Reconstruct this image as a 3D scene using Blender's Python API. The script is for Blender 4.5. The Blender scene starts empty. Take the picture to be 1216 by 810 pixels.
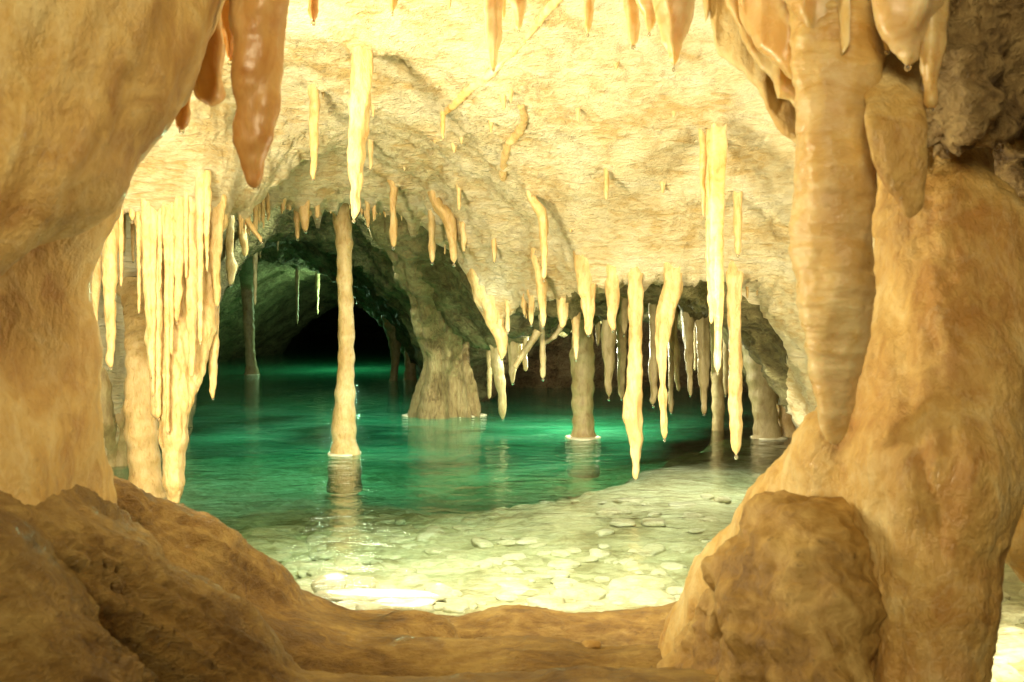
import bpy, math, random
import numpy as np
from mathutils import Vector, Matrix, Euler

rnd = random.Random(7)
SC = bpy.context.scene
COL = SC.collection
F = 1130.0; CX = 608.0; CY = 405.0; H = 0.80
PITCH = math.atan(35.0 / F)
CP, SP = math.cos(PITCH), math.sin(PITCH)

def pt(px, py, d):
    """photo pixel and distance along the view axis -> a point of the cave"""
    x = (px - CX) / F * d
    up = (CY - py) / F * d
    return np.array([x, d * CP + up * SP, H - d * SP + up * CP])

def proj(p):
    v = np.asarray(p, float) - np.array([0, 0, H])
    d = v[..., 1] * CP - v[..., 2] * SP
    u = v[..., 1] * SP + v[..., 2] * CP
    return CX + F * v[..., 0] / d, CY - F * u / d, d

def on_water(px, py, z=0.0):
    """where the sight line meets height z"""
    a = pt(px, py, 1.0) - np.array([0, 0, H])
    t = (z - H) / a[2]
    return a * t + np.array([0, 0, H]), t

# ------------------------------------------------------------------ noise
_R = np.random.RandomState(3)
_TAB = (_R.rand(65536).astype(np.float32) * 2 - 1)

def vnoise(p):
    p = np.asarray(p, dtype=np.float32)
    i = np.floor(p).astype(np.int64)
    f = p - i
    f = f * f * f * (f * (f * 6 - 15) + 10)
    out = 0
    for dx in (0, 1):
        wx = f[..., 0] if dx else 1 - f[..., 0]
        for dy in (0, 1):
            wy = f[..., 1] if dy else 1 - f[..., 1]
            for dz in (0, 1):
                wz = f[..., 2] if dz else 1 - f[..., 2]
                h = ((i[..., 0] + dx) * 73856093) ^ ((i[..., 1] + dy) * 19349663) ^ ((i[..., 2] + dz) * 83492791)
                h = (h ^ (h >> 13)) & 65535
                out = out + wx * wy * wz * _TAB[h]
    return out

def fbm(p, octaves=4, gain=0.5, lac=2.03):
    p = np.asarray(p, dtype=np.float32)
    a, s = 1.0, 0
    for o in range(octaves):
        s = s + a * vnoise(p + 17.3 * o)
        a *= gain; p = p * lac
    return s

def ridge(p, octaves=4):
    p = np.asarray(p, dtype=np.float32)
    a, s = 1.0, 0
    for o in range(octaves):
        s = s + a * (1 - 2 * np.abs(vnoise(p + 9.1 * o)))
        a *= 0.5; p = p * 2.07
    return s

# ------------------------------------------------------------------ mesh helpers
def tag(o, label=None, cat=None, group=None, kind=None):
    if label: o['label'] = label
    if cat: o['category'] = cat
    if group: o['group'] = group
    if kind or cat: o['kind'] = kind or 'thing'
    return o

def mesh_obj(name, V, Fq, mat, parent=None, smooth=True):
    V = np.asarray(V, dtype=np.float32); Fq = np.asarray(Fq, dtype=np.int32)
    me = bpy.data.meshes.new(name)
    n = Fq.shape[1]
    me.vertices.add(len(V)); me.vertices.foreach_set('co', V.ravel())
    me.loops.add(Fq.size); me.loops.foreach_set('vertex_index', Fq.ravel())
    me.polygons.add(len(Fq))
    me.polygons.foreach_set('loop_start', np.arange(0, Fq.size, n, dtype=np.int32))
    me.polygons.foreach_set('loop_total', np.full(len(Fq), n, dtype=np.int32))
    me.update(calc_edges=True)
    me.polygons.foreach_set('use_smooth', np.full(len(Fq), smooth, dtype=bool))
    me.validate()
    o = bpy.data.objects.new(name, me); COL.objects.link(o)
    if mat: me.materials.append(mat)
    if parent: o.parent = parent
    return o

def vnormals(V, Fq):
    a = V[Fq[:, 0]]; b = V[Fq[:, 1]]; c = V[Fq[:, 2]]; d = V[Fq[:, 3]]
    fn = np.cross(c - a, d - b)
    N = np.zeros((len(V), 3))
    ii = Fq.T.ravel()
    for c_ in range(3):
        N[:, c_] = np.bincount(ii, weights=np.tile(fn[:, c_], 4), minlength=len(V))
    return N / (np.linalg.norm(N, axis=1, keepdims=True) + 1e-12)

def grid_faces(nr, nc, wrap=False):
    r = np.arange(nr - 1)[:, None]
    c = np.arange(nc if wrap else nc - 1)[None, :]
    c2 = (c + 1) % nc
    return np.stack([r * nc + c, r * nc + c2, (r + 1) * nc + c2, (r + 1) * nc + c], -1).reshape(-1, 4)

def surface_nets(S, org, res):
    """numpy surface nets: S<0 is solid"""
    ins = S < 0
    c = [S[i:S.shape[0] - 1 + i, j:S.shape[1] - 1 + j, k:S.shape[2] - 1 + k] for i in (0, 1) for j in (0, 1) for k in (0, 1)]
    cnt = sum((x < 0).astype(np.int8) for x in c)
    act = (cnt > 0) & (cnt < 8)
    idx = np.full(act.shape, -1, dtype=np.int64)
    cells = np.argwhere(act)
    idx[act] = np.arange(len(cells))
    vals = np.stack([x[act] for x in c], 1)
    off = np.array([(i, j, k) for i in (0, 1) for j in (0, 1) for k in (0, 1)], float)
    acc = np.zeros((len(cells), 3)); n = np.zeros(len(cells))
    for a in range(8):
        for b in range(a + 1, 8):
            if np.abs(off[a] - off[b]).sum() != 1: continue
            va, vb = vals[:, a], vals[:, b]
            m = (va < 0) != (vb < 0)
            t = np.where(m, va / np.where(m, va - vb, 1), 0)
            acc += np.where(m[:, None], off[a] + t[:, None] * (off[b] - off[a]), 0)
            n += m
    V = (cells + acc / n[:, None]) * res + org
    quads = []
    for ax in range(3):
        A = [slice(None)] * 3; B = [slice(None)] * 3
        A[ax] = slice(0, -1); B[ax] = slice(1, None)
        sa, sb = ins[tuple(A)], ins[tuple(B)]
        e = np.argwhere(sa != sb)
        o1, o2 = [q for q in range(3) if q != ax]
        ok = (e[:, o1] > 0) & (e[:, o2] > 0) & (e[:, o1] < idx.shape[o1]) & (e[:, o2] < idx.shape[o2])
        e = e[ok]
        def cell(d1, d2):
            q = e.copy(); q[:, o1] -= d1; q[:, o2] -= d2
            return idx[q[:, 0], q[:, 1], q[:, 2]]
        q = np.stack([cell(0, 0), cell(1, 0), cell(1, 1), cell(0, 1)], 1)
        flip = sa[e[:, 0], e[:, 1], e[:, 2]]
        if ax == 1: flip = ~flip
        q[~flip] = q[~flip][:, ::-1]
        quads.append(q)
    Q = np.concatenate(quads)
    Q = Q[(Q >= 0).all(1)]
    return V, Q[:, ::-1]

def sdf_mesh(cones, res, k=0.03, aniso=1.0, cut=None, pre=None):
    """cones: ((px,py,d,rpx),(px,py,d,rpx)[, carve]) round cones smoothly joined"""
    P = []
    for cn in cones:
        a, b = cn[0], cn[1]
        P.append((pt(*a[:3]), pt(*b[:3]), a[3] * a[2] / F, b[3] * b[2] / F, len(cn) > 2))
    S3 = np.array([1, aniso, 1])
    lo = np.min([np.minimum(a - ra / np.minimum(S3, 1), b - rb / np.minimum(S3, 1)) for a, b, ra, rb, c in P if not c], 0) - k - 0.05
    hi = np.max([np.maximum(a + ra / np.minimum(S3, 1), b + rb / np.minimum(S3, 1)) for a, b, ra, rb, c in P if not c], 0) + k + 0.05
    if cut: lo = np.maximum(lo, cut[0]); hi = np.minimum(hi, cut[1])
    n = np.ceil((hi - lo) / res).astype(int)
    ax = [lo[i] + np.arange(n[i]) * res for i in range(3)]
    X, Y, Z = np.meshgrid(*ax, indexing='ij')
    G = np.stack([X, Y, Z], -1).astype(np.float32)
    if pre is not None: G = pre(G).astype(np.float32)
    D = None
    for a, b, ra, rb, carve in P:
        ab = ((b - a) * S3).astype(np.float32)
        ap = (G - a.astype(np.float32)) * S3.astype(np.float32)
        t = np.clip((ap @ ab) / max(float(ab @ ab), 1e-9), 0, 1)
        dd = np.sqrt(((ap - t[..., None] * ab) ** 2).sum(-1)) - (ra + (rb - ra) * t)
        if D is None: D = dd; continue
        if carve:
            h = np.clip(0.5 - 0.5 * (D + dd) / k, 0, 1)
            D = D * (1 - h) + (-dd) * h + k * h * (1 - h)
        else:
            h = np.clip(0.5 + 0.5 * (D - dd) / k, 0, 1)
            D = D * (1 - h) + dd * h - k * h * (1 - h)
    for i in range(3):                                  # close the faces of the block
        s = [slice(None)] * 3
        for e in (0, -1):
            s[i] = e; D[tuple(s)] = np.maximum(D[tuple(s)], res * .5)
    return surface_nets(D, lo, res)

def displace(V, Q, fn):
    N = vnormals(V, Q)
    return V + N * fn(V, N)[:, None]

def carve_uv(V):
    px, py, d = proj(V)
    return px, py, d

# ------------------------------------------------------------------ materials
def nt(name):
    m = bpy.data.materials.new(name); m.use_nodes = True
    t = m.node_tree; t.nodes.clear()
    return m, t

class NB:
    def __init__(s, t): s.t = t
    def n(s, typ, **kw):
        nd = s.t.nodes.new(typ)
        for k_, v in kw.items():
            if k_ == 'ins':
                for a, b in v.items():
                    if isinstance(b, bpy.types.NodeSocket): s.t.links.new(b, nd.inputs[a])
                    else: nd.inputs[a].default_value = b
            else: setattr(nd, k_, v)
        return nd
    def noise(s, vec, scale, detail=6, rough=.55, dist=0.0):
        return s.n('ShaderNodeTexNoise', ins={'Vector': vec, 'Scale': scale, 'Detail': detail, 'Roughness': rough, 'Distortion': dist})
    def ramp(s, fac, stops):
        r = s.n('ShaderNodeValToRGB', ins={'Fac': fac})
        e = r.color_ramp.elements
        while len(e) < len(stops): e.new(.5)
        for el, (p, c) in zip(e, stops):
            el.position = p; el.color = (*c, 1) if len(c) == 3 else c
        return r
    def mix(s, fac, a, b, mode='MIX'):
        m = s.n('ShaderNodeMix', data_type='RGBA', blend_type=mode)
        for sock, v in ((m.inputs['Factor'], fac), (m.inputs[6], a), (m.inputs[7], b)):
            if isinstance(v, bpy.types.NodeSocket): s.t.links.new(v, sock)
            elif isinstance(v, (int, float)): sock.default_value = v
            else: sock.default_value = (*v, 1)
        return m.outputs[2]
    def math(s, op, a, b=0.0):
        m = s.n('ShaderNodeMath', operation=op)
        for i, v in enumerate((a, b)):
            if isinstance(v, bpy.types.NodeSocket): s.t.links.new(v, m.inputs[i])
            else: m.inputs[i].default_value = v
        return m.outputs[0]

def calcite(name, c_lo, c_mid, c_hi, sss=0.25, sss_scale=0.03, rough=0.45, bump=0.4, bscale=1.0,
            stretch=(1, 1, 1), rot=(0, 0, 0), speck=0.0, bands=0.0, bdist=0.01, spec=.5, fine=1.0, pits=0.0, coat=0.0, vein_=0.0, rust=0.0):
    m, t = nt(name); b = NB(t)
    geo = b.n('ShaderNodeNewGeometry')
    mp = b.n('ShaderNodeMapping', ins={'Vector': geo.outputs['Position'], 'Scale': stretch, 'Rotation': rot})
    v = mp.outputs[0]; w = geo.outputs['Position']
    n1 = b.noise(w, 2.6 * bscale, 5, .6, .6)
    n2 = b.noise(v, 16 * bscale, 8, .62, .8)
    n3 = b.noise(v, 75 * bscale, 6, .65, .3)
    f = b.math('ADD', b.math('MULTIPLY', n1.outputs[0], .55), b.math('MULTIPLY', n2.outputs[0], .45))
    cr = b.ramp(f, [(.39, c_lo), (.5, c_mid), (.61, c_hi)])
    col = cr.outputs[0]
    if speck:
        n4 = b.noise(w, 34 * bscale, 4, .7)
        sm = b.ramp(n4.outputs[0], [(.60, (0, 0, 0)), (.74, (1, 1, 1))])
        col = b.mix(b.math('MULTIPLY', sm.outputs[0], speck), col, tuple(x * .38 for x in c_lo))
    if rust:
        n6 = b.noise(w, 3.3, 4, .6, 1.0)
        rm = b.ramp(n6.outputs[0], [(.52, (0, 0, 0)), (.68, (1, 1, 1))])
        col = b.mix(b.math('MULTIPLY', rm.outputs[0], rust), col, (.46, .19, .035))
    if vein_:
        n5 = b.noise(v, 6.5, 7, .62, 1.4)
        vm = b.ramp(b.math('ABSOLUTE', b.math('SUBTRACT', n5.outputs[0], .5)), [(.0, (1, 1, 1)), (.022, (0, 0, 0))])
        col = b.mix(b.math('MULTIPLY', vm.outputs[0], vein_), col, (.85, .72, .45))
    h = b.math('ADD', b.math('MULTIPLY', n2.outputs[0], 1.0), b.math('MULTIPLY', n3.outputs[0], .35 * fine))
    if pits:
        vo = b.n('ShaderNodeTexVoronoi', ins={'Vector': v, 'Scale': 30 * bscale, 'Randomness': 1.0})
        h = b.math('ADD', h, b.math('MULTIPLY', b.math('MINIMUM', vo.outputs['Distance'], .5), pits))
    if bands:
        sx = b.n('ShaderNodeSeparateXYZ', ins={'Vector': w})
        ph = b.math('ADD', b.math('MULTIPLY', sx.outputs[2], 210.0), b.math('MULTIPLY', n1.outputs[0], 26.0))
        sn = b.math('SINE', ph)
        h = b.math('ADD', h, b.math('MULTIPLY', sn, bands))
    bp = b.n('ShaderNodeBump', ins={'Strength': bump, 'Distance': bdist, 'Height': h})
    rr = b.n('ShaderNodeMapRange', ins={'Value': n2.outputs[0], 'From Min': .3, 'From Max': .7, 'To Min': rough - .14, 'To Max': rough + .16})
    p = b.n('ShaderNodeBsdfPrincipled', ins={'Base Color': col, 'Roughness': rr.outputs[0], 'Normal': bp.outputs[0], 'Specular IOR Level': spec})
    if coat:
        p.inputs['Coat Weight'].default_value = coat; p.inputs['Coat Roughness'].default_value = .12
        t.links.new(bp.outputs[0], p.inputs['Coat Normal'])
    if sss:
        p.inputs['Subsurface Weight'].default_value = sss
        p.inputs['Subsurface Scale'].default_value = sss_scale
        p.inputs['Subsurface Radius'].default_value = (1.0, .62, .28)
    o = b.n('ShaderNodeOutputMaterial')
    t.links.new(p.outputs[0], o.inputs[0])
    return m

M = {}
M['ceiling'] = calcite('ceiling_calcite', (.66, .48, .21), (.84, .74, .47), (.90, .84, .62), sss=0, rough=.55, bump=1.0, bscale=1.5,
                       stretch=(.5, .6, 2.3), rot=(0, .35, 0), speck=.25, bdist=.036, fine=1.6)
M['stal'] = calcite('stalactite_calcite', (.50, .33, .13), (.63, .46, .21), (.72, .57, .31), sss=.25, sss_scale=.02, rough=.34, bump=1.0,
                    bscale=2.6, stretch=(1.4, 1.4, .5), speck=.3, bdist=.006)
M['stal_dim'] = calcite('shaded_stalactite_calcite', (.30, .21, .09), (.42, .33, .16), (.54, .44, .24), sss=0, rough=.45, bump=.8,  # darker copy of the stalactite calcite, with their shade in its colour
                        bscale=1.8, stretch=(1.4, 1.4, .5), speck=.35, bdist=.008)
M['front'] = calcite('orange_flowstone', (.50, .27, .065), (.70, .47, .15), (.83, .67, .32), sss=0, rough=.45, bump=.9,
                     bscale=1.5, stretch=(1, 1, .55), speck=.3, bdist=.008, coat=.35, fine=2.4, vein_=.16, rust=.45)
M['front_rib'] = calcite('ribbed_flowstone', (.52, .29, .07), (.70, .48, .17), (.82, .66, .34), sss=.25, sss_scale=.04, rough=.36, bump=.6,
                         bscale=1.2, stretch=(.7, .7, 1.3), speck=.2, bands=.012, bdist=.006, coat=.35, fine=2.0, vein_=.12, rust=.35)
M['front_stal'] = calcite('amber_stalactite', (.50, .24, .07), (.62, .36, .12), (.72, .48, .20), sss=.3, sss_scale=.03, rough=.40, bump=.4,
                          bscale=1.6, stretch=(1.4, 1.4, .5), speck=.25, bdist=.004, coat=.3)
M['drape'] = calcite('drapery_calcite', (.62, .38, .13), (.72, .52, .24), (.80, .66, .40), sss=.45, sss_scale=.05, rough=.34, bump=.4,
                     bscale=1.3, bdist=.004, speck=.15)
M['floor'] = calcite('ledge_flowstone', (.19, .10, .024), (.35, .21, .055), (.54, .37, .12), sss=0, rough=.55, bump=.9,
                     bscale=2.0, stretch=(.45, 1, 1.4), rot=(0, .5, 0), speck=.55, bdist=.02, fine=2.2, vein_=.06, coat=.35)
M['mound'] = calcite('mound_flowstone', (.20, .11, .028), (.38, .23, .062), (.56, .39, .14), sss=0, rough=.5, bump=.7,
                     bscale=1.7, speck=.6, bdist=.010, pits=.3)
M['pillar'] = calcite('pillar_flowstone', (.16, .10, .04), (.32, .225, .10), (.44, .34, .17), sss=0, rough=.42, bump=1.0, bscale=1.5,
                      stretch=(2.2, 2.2, .5), speck=.45, bdist=.03)
M['back'] = calcite('bare_back_rock_shaded', (.10, .08, .035), (.22, .19, .085), (.34, .31, .15), sss=0, rough=.72, spec=.25, bump=1.0, bscale=1.2,  # bare rock; arch shade and green water bounce are mixed into its colour
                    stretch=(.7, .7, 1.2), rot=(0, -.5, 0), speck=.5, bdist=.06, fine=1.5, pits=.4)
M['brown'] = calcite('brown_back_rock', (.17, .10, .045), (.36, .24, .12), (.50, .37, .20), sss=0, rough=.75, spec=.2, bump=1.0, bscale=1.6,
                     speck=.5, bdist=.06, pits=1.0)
M['rough'] = calcite('rough_rock', (.12, .07, .025), (.32, .215, .085), (.52, .38, .17), sss=0, rough=.62, bump=1.0,
                     bscale=1.8, speck=.6, bdist=.02, pits=.8)
# ------------------------------------------------------------------ cave ceiling (roof and walls)
def krow(d, pts): return [(px, py, d) for px, py in pts]
CEIL = []
CEIL += krow(1.1, [(px, -330) for px in (-400, 0, 400, 608, 900, 1200, 1700)])
CEIL += krow(1.7, [(px, -180) for px in (-300, 0, 300, 608, 900, 1200, 1600)])
CEIL += krow(2.2, [(-300, -60), (0, -80), (300, -70), (608, -75), (900, -75), (1150, -60), (1500, -50)])
CEIL += [(-300, 100, 2.8), (0, 20, 2.8), (150, 10, 2.8), (300, 0, 2.9), (608, 0, 2.75), (900, 0, 2.6), (1100, 40, 2.5), (1400, 150, 2.4)]
CEIL += [(0, 170, 3.2), (100, 150, 3.2), (300, 120, 3.7), (450, 110, 3.6), (600, 120, 3.3), (750, 120, 3.15), (870, 120, 3.1), (1000, 160, 3.1), (1200, 260, 3.0)]
CEIL += [(40, 230, 3.5), (130, 195, 3.4), (200, 205, 3.6), (300, 200, 4.3), (380, 190, 4.5), (450, 190, 4.5), (520, 205, 4.3), (600, 225, 4.0), (680, 240, 3.85), (750, 245, 3.7), (850, 245, 3.6), (930, 270, 3.6), (1050, 330, 3.5)]
# first lip
LIP = [(60, 260, 3.75), (130, 215, 3.6), (170, 222, 3.62), (215, 240, 3.68), (262, 262, 3.8), (290, 262, 4.1), (320, 243, 4.6), (345, 232, 4.9), (400, 233, 5.05), (450, 238, 5.1),
       (490, 252, 5.05), (530, 285, 5.0), (565, 322, 4.95), (592, 350, 4.85), (625, 352, 4.6), (660, 340, 4.35), (700, 318, 4.1),
       (760, 310, 4.0), (820, 310, 3.95), (870, 318, 3.9), (900, 340, 3.95), (930, 385, 4.0), (955, 440, 4.05), (980, 520, 4.1), (1010, 600, 4.1)]
CEIL += LIP
# between rows under the slope
CEIL += [(560, 250, 4.4), (600, 280, 4.4), (640, 295, 4.25), (500, 225, 4.7)]
CEIL += [(1100, 560, 3.9), (1200, 600, 3.6), (1400, 620, 3.2)]
# just behind the lip, left opening: up into the second chamber
for px, d in ((262, 4.35), (300, 4.9), (345, 5.35), (400, 5.5), (450, 5.55), (490, 5.5)):
    CEIL.append((px, 370 - (1.75 - .8) * F / d, d))
CEIL += [(262, 130, 5.2), (300, 160, 5.7), (345, 175, 6.0), (400, 175, 6.1), (450, 190, 6.1), (500, 225, 6.0)]
# left wall behind the cluster
CEIL += [(20, 440, 4.6), (80, 440, 4.7), (120, 300, 4.3), (120, 420, 4.75), (120, 560, 4.9), (170, 330, 4.6), (175, 450, 5.1), (180, 600, 5.1), (205, 440, 5.5), (205, 570, 5.6), (225, 330, 5.5), (-100, 500, 4.4), (-300, 560, 4.0)]
# second arch
CEIL += [(150, 540, 7.0), (185, 440, 7.2), (205, 370, 7.6), (235, 315, 8), (265, 296, 8), (300, 286, 8), (330, 278, 8.1), (360, 279, 8.2), (395, 290, 8.1), (420, 303, 8), (445, 325, 7.8), (470, 350, 7.7), (490, 380, 8.0), (505, 420, 8.2), (520, 470, 8.4), (540, 520, 8.6)]
CEIL += [(430, 262, 7.0), (470, 300, 6.9), (500, 350, 7.2), (525, 400, 7.7), (540, 300, 5.8), (550, 350, 6.2), (560, 400, 6.6)]
# behind the second arch
CEIL += [(250, 240, 9.5), (300, 225, 9.5), (360, 220, 9.8), (420, 240, 9.5), (455, 290, 9), (485, 340, 9), (505, 400, 8.8)]
# third wall with the black mouth
CEIL += [(200, 420, 12), (262, 300, 11.5), (262, 425, 15), (300, 300, 12), (300, 360, 14), (300, 425, 17), (325, 430, 18.5), (330, 360, 15), (345, 340, 15), (350, 395, 18), (370, 325, 15),
         (390, 338, 16), (415, 332, 15), (440, 338, 14), (455, 350, 13.5), (468, 380, 13), (480, 410, 12.5), (500, 450, 12), (520, 460, 11.5)]
CEIL += [(330, 270, 20), (380, 270, 20), (430, 270, 20), (340, 380, 27), (400, 370, 27), (460, 375, 27), (340, 420, 33), (400, 425, 33), (460, 420, 33), (250, 440, 24), (520, 440, 20)]
# low roof behind the right lip, down to the brown back wall
CEIL += [(592, 385, 5.6), (600, 402, 6.6), (575, 405, 6.6), (640, 372, 5.4), (640, 385, 6.4), (700, 345, 5.0), (700, 362, 6.0), (760, 338, 5.0), (760, 358, 6.2), (820, 340, 5.0), (820, 362, 6.2),
         (870, 352, 5.0), (880, 392, 5.9), (925, 430, 5.5), (960, 540, 5.4), (620, 398, 7.6), (700, 380, 7.8), (780, 378, 7.8), (850, 395, 7.4), (590, 425, 8.2), (900, 450, 7.0)]
CEIL += [(580, 430, 9.6), (640, 400, 9.2), (720, 396, 9.4), (800, 396, 9.4), (860, 410, 9.2), (590, 465, 10.0), (640, 466, 10.0), (720, 464, 10.1), (800, 463, 10.1), (870, 470, 9.6), (920, 490, 8.6), (980, 560, 7)]
CEIL += [(560, 520, 9.6), (640, 500, 10.8), (720, 500, 11), (800, 500, 11), (900, 520, 10)]
for px in (560, 700, 800, 950, 1200, 1500): CEIL.append((px, 520, 14))
for px in (-300, -100, 100, 200): CEIL.append((px, 560, 9)); CEIL.append((px, 480, 16)); 
for px in (560, 800, 1200): CEIL.append((px, 440, 30))
CEIL += [(1200, 700, 5.5), (1500, 700, 5), (1100, 640, 5.2), (-300, 700, 6), (-300, 640, 5), (0, 620, 5.6)]

_C = np.array([(px / 130.0, math.log(d) * 7.0, pt(px, py, d)[2]) for px, py, d in CEIL])
_A = np.sqrt(((_C[:, None, :2] - _C[None, :, :2]) ** 2).sum(-1) + .02)
_n = len(_C)
_K = np.zeros((_n + 3, _n + 3)); _K[:_n, :_n] = _A - np.eye(_n) * .02
_K[:_n, _n] = 1; _K[:_n, _n + 1:] = _C[:, :2]; _K[_n, :_n] = 1; _K[_n + 1:, :_n] = _C[:, :2].T
_W = np.linalg.solve(_K, np.concatenate([_C[:, 2], np.zeros(3)]))

def ceil_z(px, d):
    px = np.asarray(px, float); d = np.asarray(d, float)
    q = np.stack([px / 130.0, np.log(d) * 7.0], -1)
    shp = q.shape[:-1]; q = q.reshape(-1, 2)
    out = np.zeros(len(q))
    for s in range(0, len(q), 20000):
        qq = q[s:s + 20000]
        A = np.sqrt(((qq[:, None] - _C[None, :, :2]) ** 2).sum(-1) + .02)
        out[s:s + 20000] = A @ _W[:_n] + _W[_n] + qq @ _W[_n + 1:]
    return out.reshape(shp)

def ceil_point(px, d):
    z = ceil_z(px, d)
    # point on the ray column px at axis depth d with height z
    up = (z - H + d * SP) / CP
    return np.stack([(px - CX) / F * d, d * CP + up * SP, z], -1)

US = np.arange(-300, 1560, 3.5)
DS = np.exp(np.linspace(math.log(1.05), math.log(33), 620))
UU, DD = np.meshgrid(US, DS)
PC = ceil_point(UU, DD).reshape(-1, 3)
QC = grid_faces(len(DS), len(US))
_nrm = vnormals(PC, QC)
if _nrm[:, 2].mean() > 0: _nrm = -_nrm; QC = QC[:, ::-1]
q = PC.copy()
amp = np.clip((PC[:, 1] - 1.0) / 3.0, .3, 1.6)
st = np.stack([q[:, 0] * .8 + q[:, 2] * .6, q[:, 1] * .8, q[:, 2] * 2.2 - q[:, 0] * .5], -1)
wp = q + .10 * np.stack([fbm(q * 4, 2), fbm(q * 4 + 31, 2), fbm(q * 4 + 77, 2)], -1)
st2 = np.stack([wp[:, 0] * 1.0 + wp[:, 2] * 1.2, wp[:, 1] * 1.3, wp[:, 2] * 3.6 - wp[:, 0] * 1.3], -1)
dsp = .013 * ridge(np.stack([(q[:, 0] + .8 * q[:, 1]) * 1.1, (q[:, 1] - .6 * q[:, 0]) * 4.5, q[:, 2] * 1.5], -1), 2) + .035 * fbm(q * 2.2, 3) + .016 * fbm(st * 7, 3) + .007 * ridge(st2 * 14 + 3, 4) + .006 * fbm(st2 * 38, 3) + .007 * np.clip(fbm(q * 26 + 5, 2) - .45, 0, 1) * 3
PC = PC + _nrm * (dsp * amp)[:, None]
PC[:, 2] = np.clip(PC[:, 2], -1.2, 3.2)
keep = (PC[QC][:, :, 2].max(1) > -1.1)
ceiling = mesh_obj('cave_ceiling', PC, QC[keep], M['ceiling'])
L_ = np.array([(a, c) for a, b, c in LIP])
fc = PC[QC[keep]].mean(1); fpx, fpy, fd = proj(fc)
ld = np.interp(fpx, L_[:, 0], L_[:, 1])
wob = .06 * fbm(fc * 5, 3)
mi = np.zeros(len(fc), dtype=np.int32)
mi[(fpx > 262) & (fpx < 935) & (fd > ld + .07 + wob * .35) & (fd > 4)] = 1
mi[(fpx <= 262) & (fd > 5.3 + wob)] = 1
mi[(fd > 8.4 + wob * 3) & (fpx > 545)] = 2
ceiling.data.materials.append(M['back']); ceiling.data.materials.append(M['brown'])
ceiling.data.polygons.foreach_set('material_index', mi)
tag(ceiling, 'pale cream calcite cave roof sloping down to the dripping lip', kind='structure')
_ceil_grid = PC.reshape(len(DS), len(US), 3)

from mathutils.bvhtree import BVHTree
BVH = BVHTree.FromPolygons([tuple(v) for v in PC.tolist()], [tuple(f) for f in QC[keep].tolist()])
def ceil_hit(px, py):
    c0 = Vector((0, 0, H)); v = Vector(pt(px, py, 1.0)) - c0
    h = BVH.ray_cast(c0, v.normalized())
    if h[0] is None: return None
    return float(proj(np.array(h[0]))[2])
def roof_py(px, py, d):
    """pixel row where the roof is, straight above a point"""
    p = pt(px, py, d); p[2] = min(p[2], .9) if p[2] > 1.2 else p[2]
    h = BVH.ray_cast(Vector(p), Vector((0, 0, 1)))
    if h[0] is None: return None
    return float(proj(np.array(h[0]))[1])

ROOTS = []
def ceil_hit_old(px, py, dmin=1.3, dmax=12.0):
    """first distance at which the sight line through a pixel meets the roof"""
    d = np.exp(np.linspace(math.log(dmin), math.log(dmax), 500))
    z = ceil_z(np.full_like(d, px), d)
    ray = np.array([pt(px, py, x)[2] for x in d])
    m = np.where(ray >= z)[0]
    return float(d[m[0]]) if len(m) else None

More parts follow.
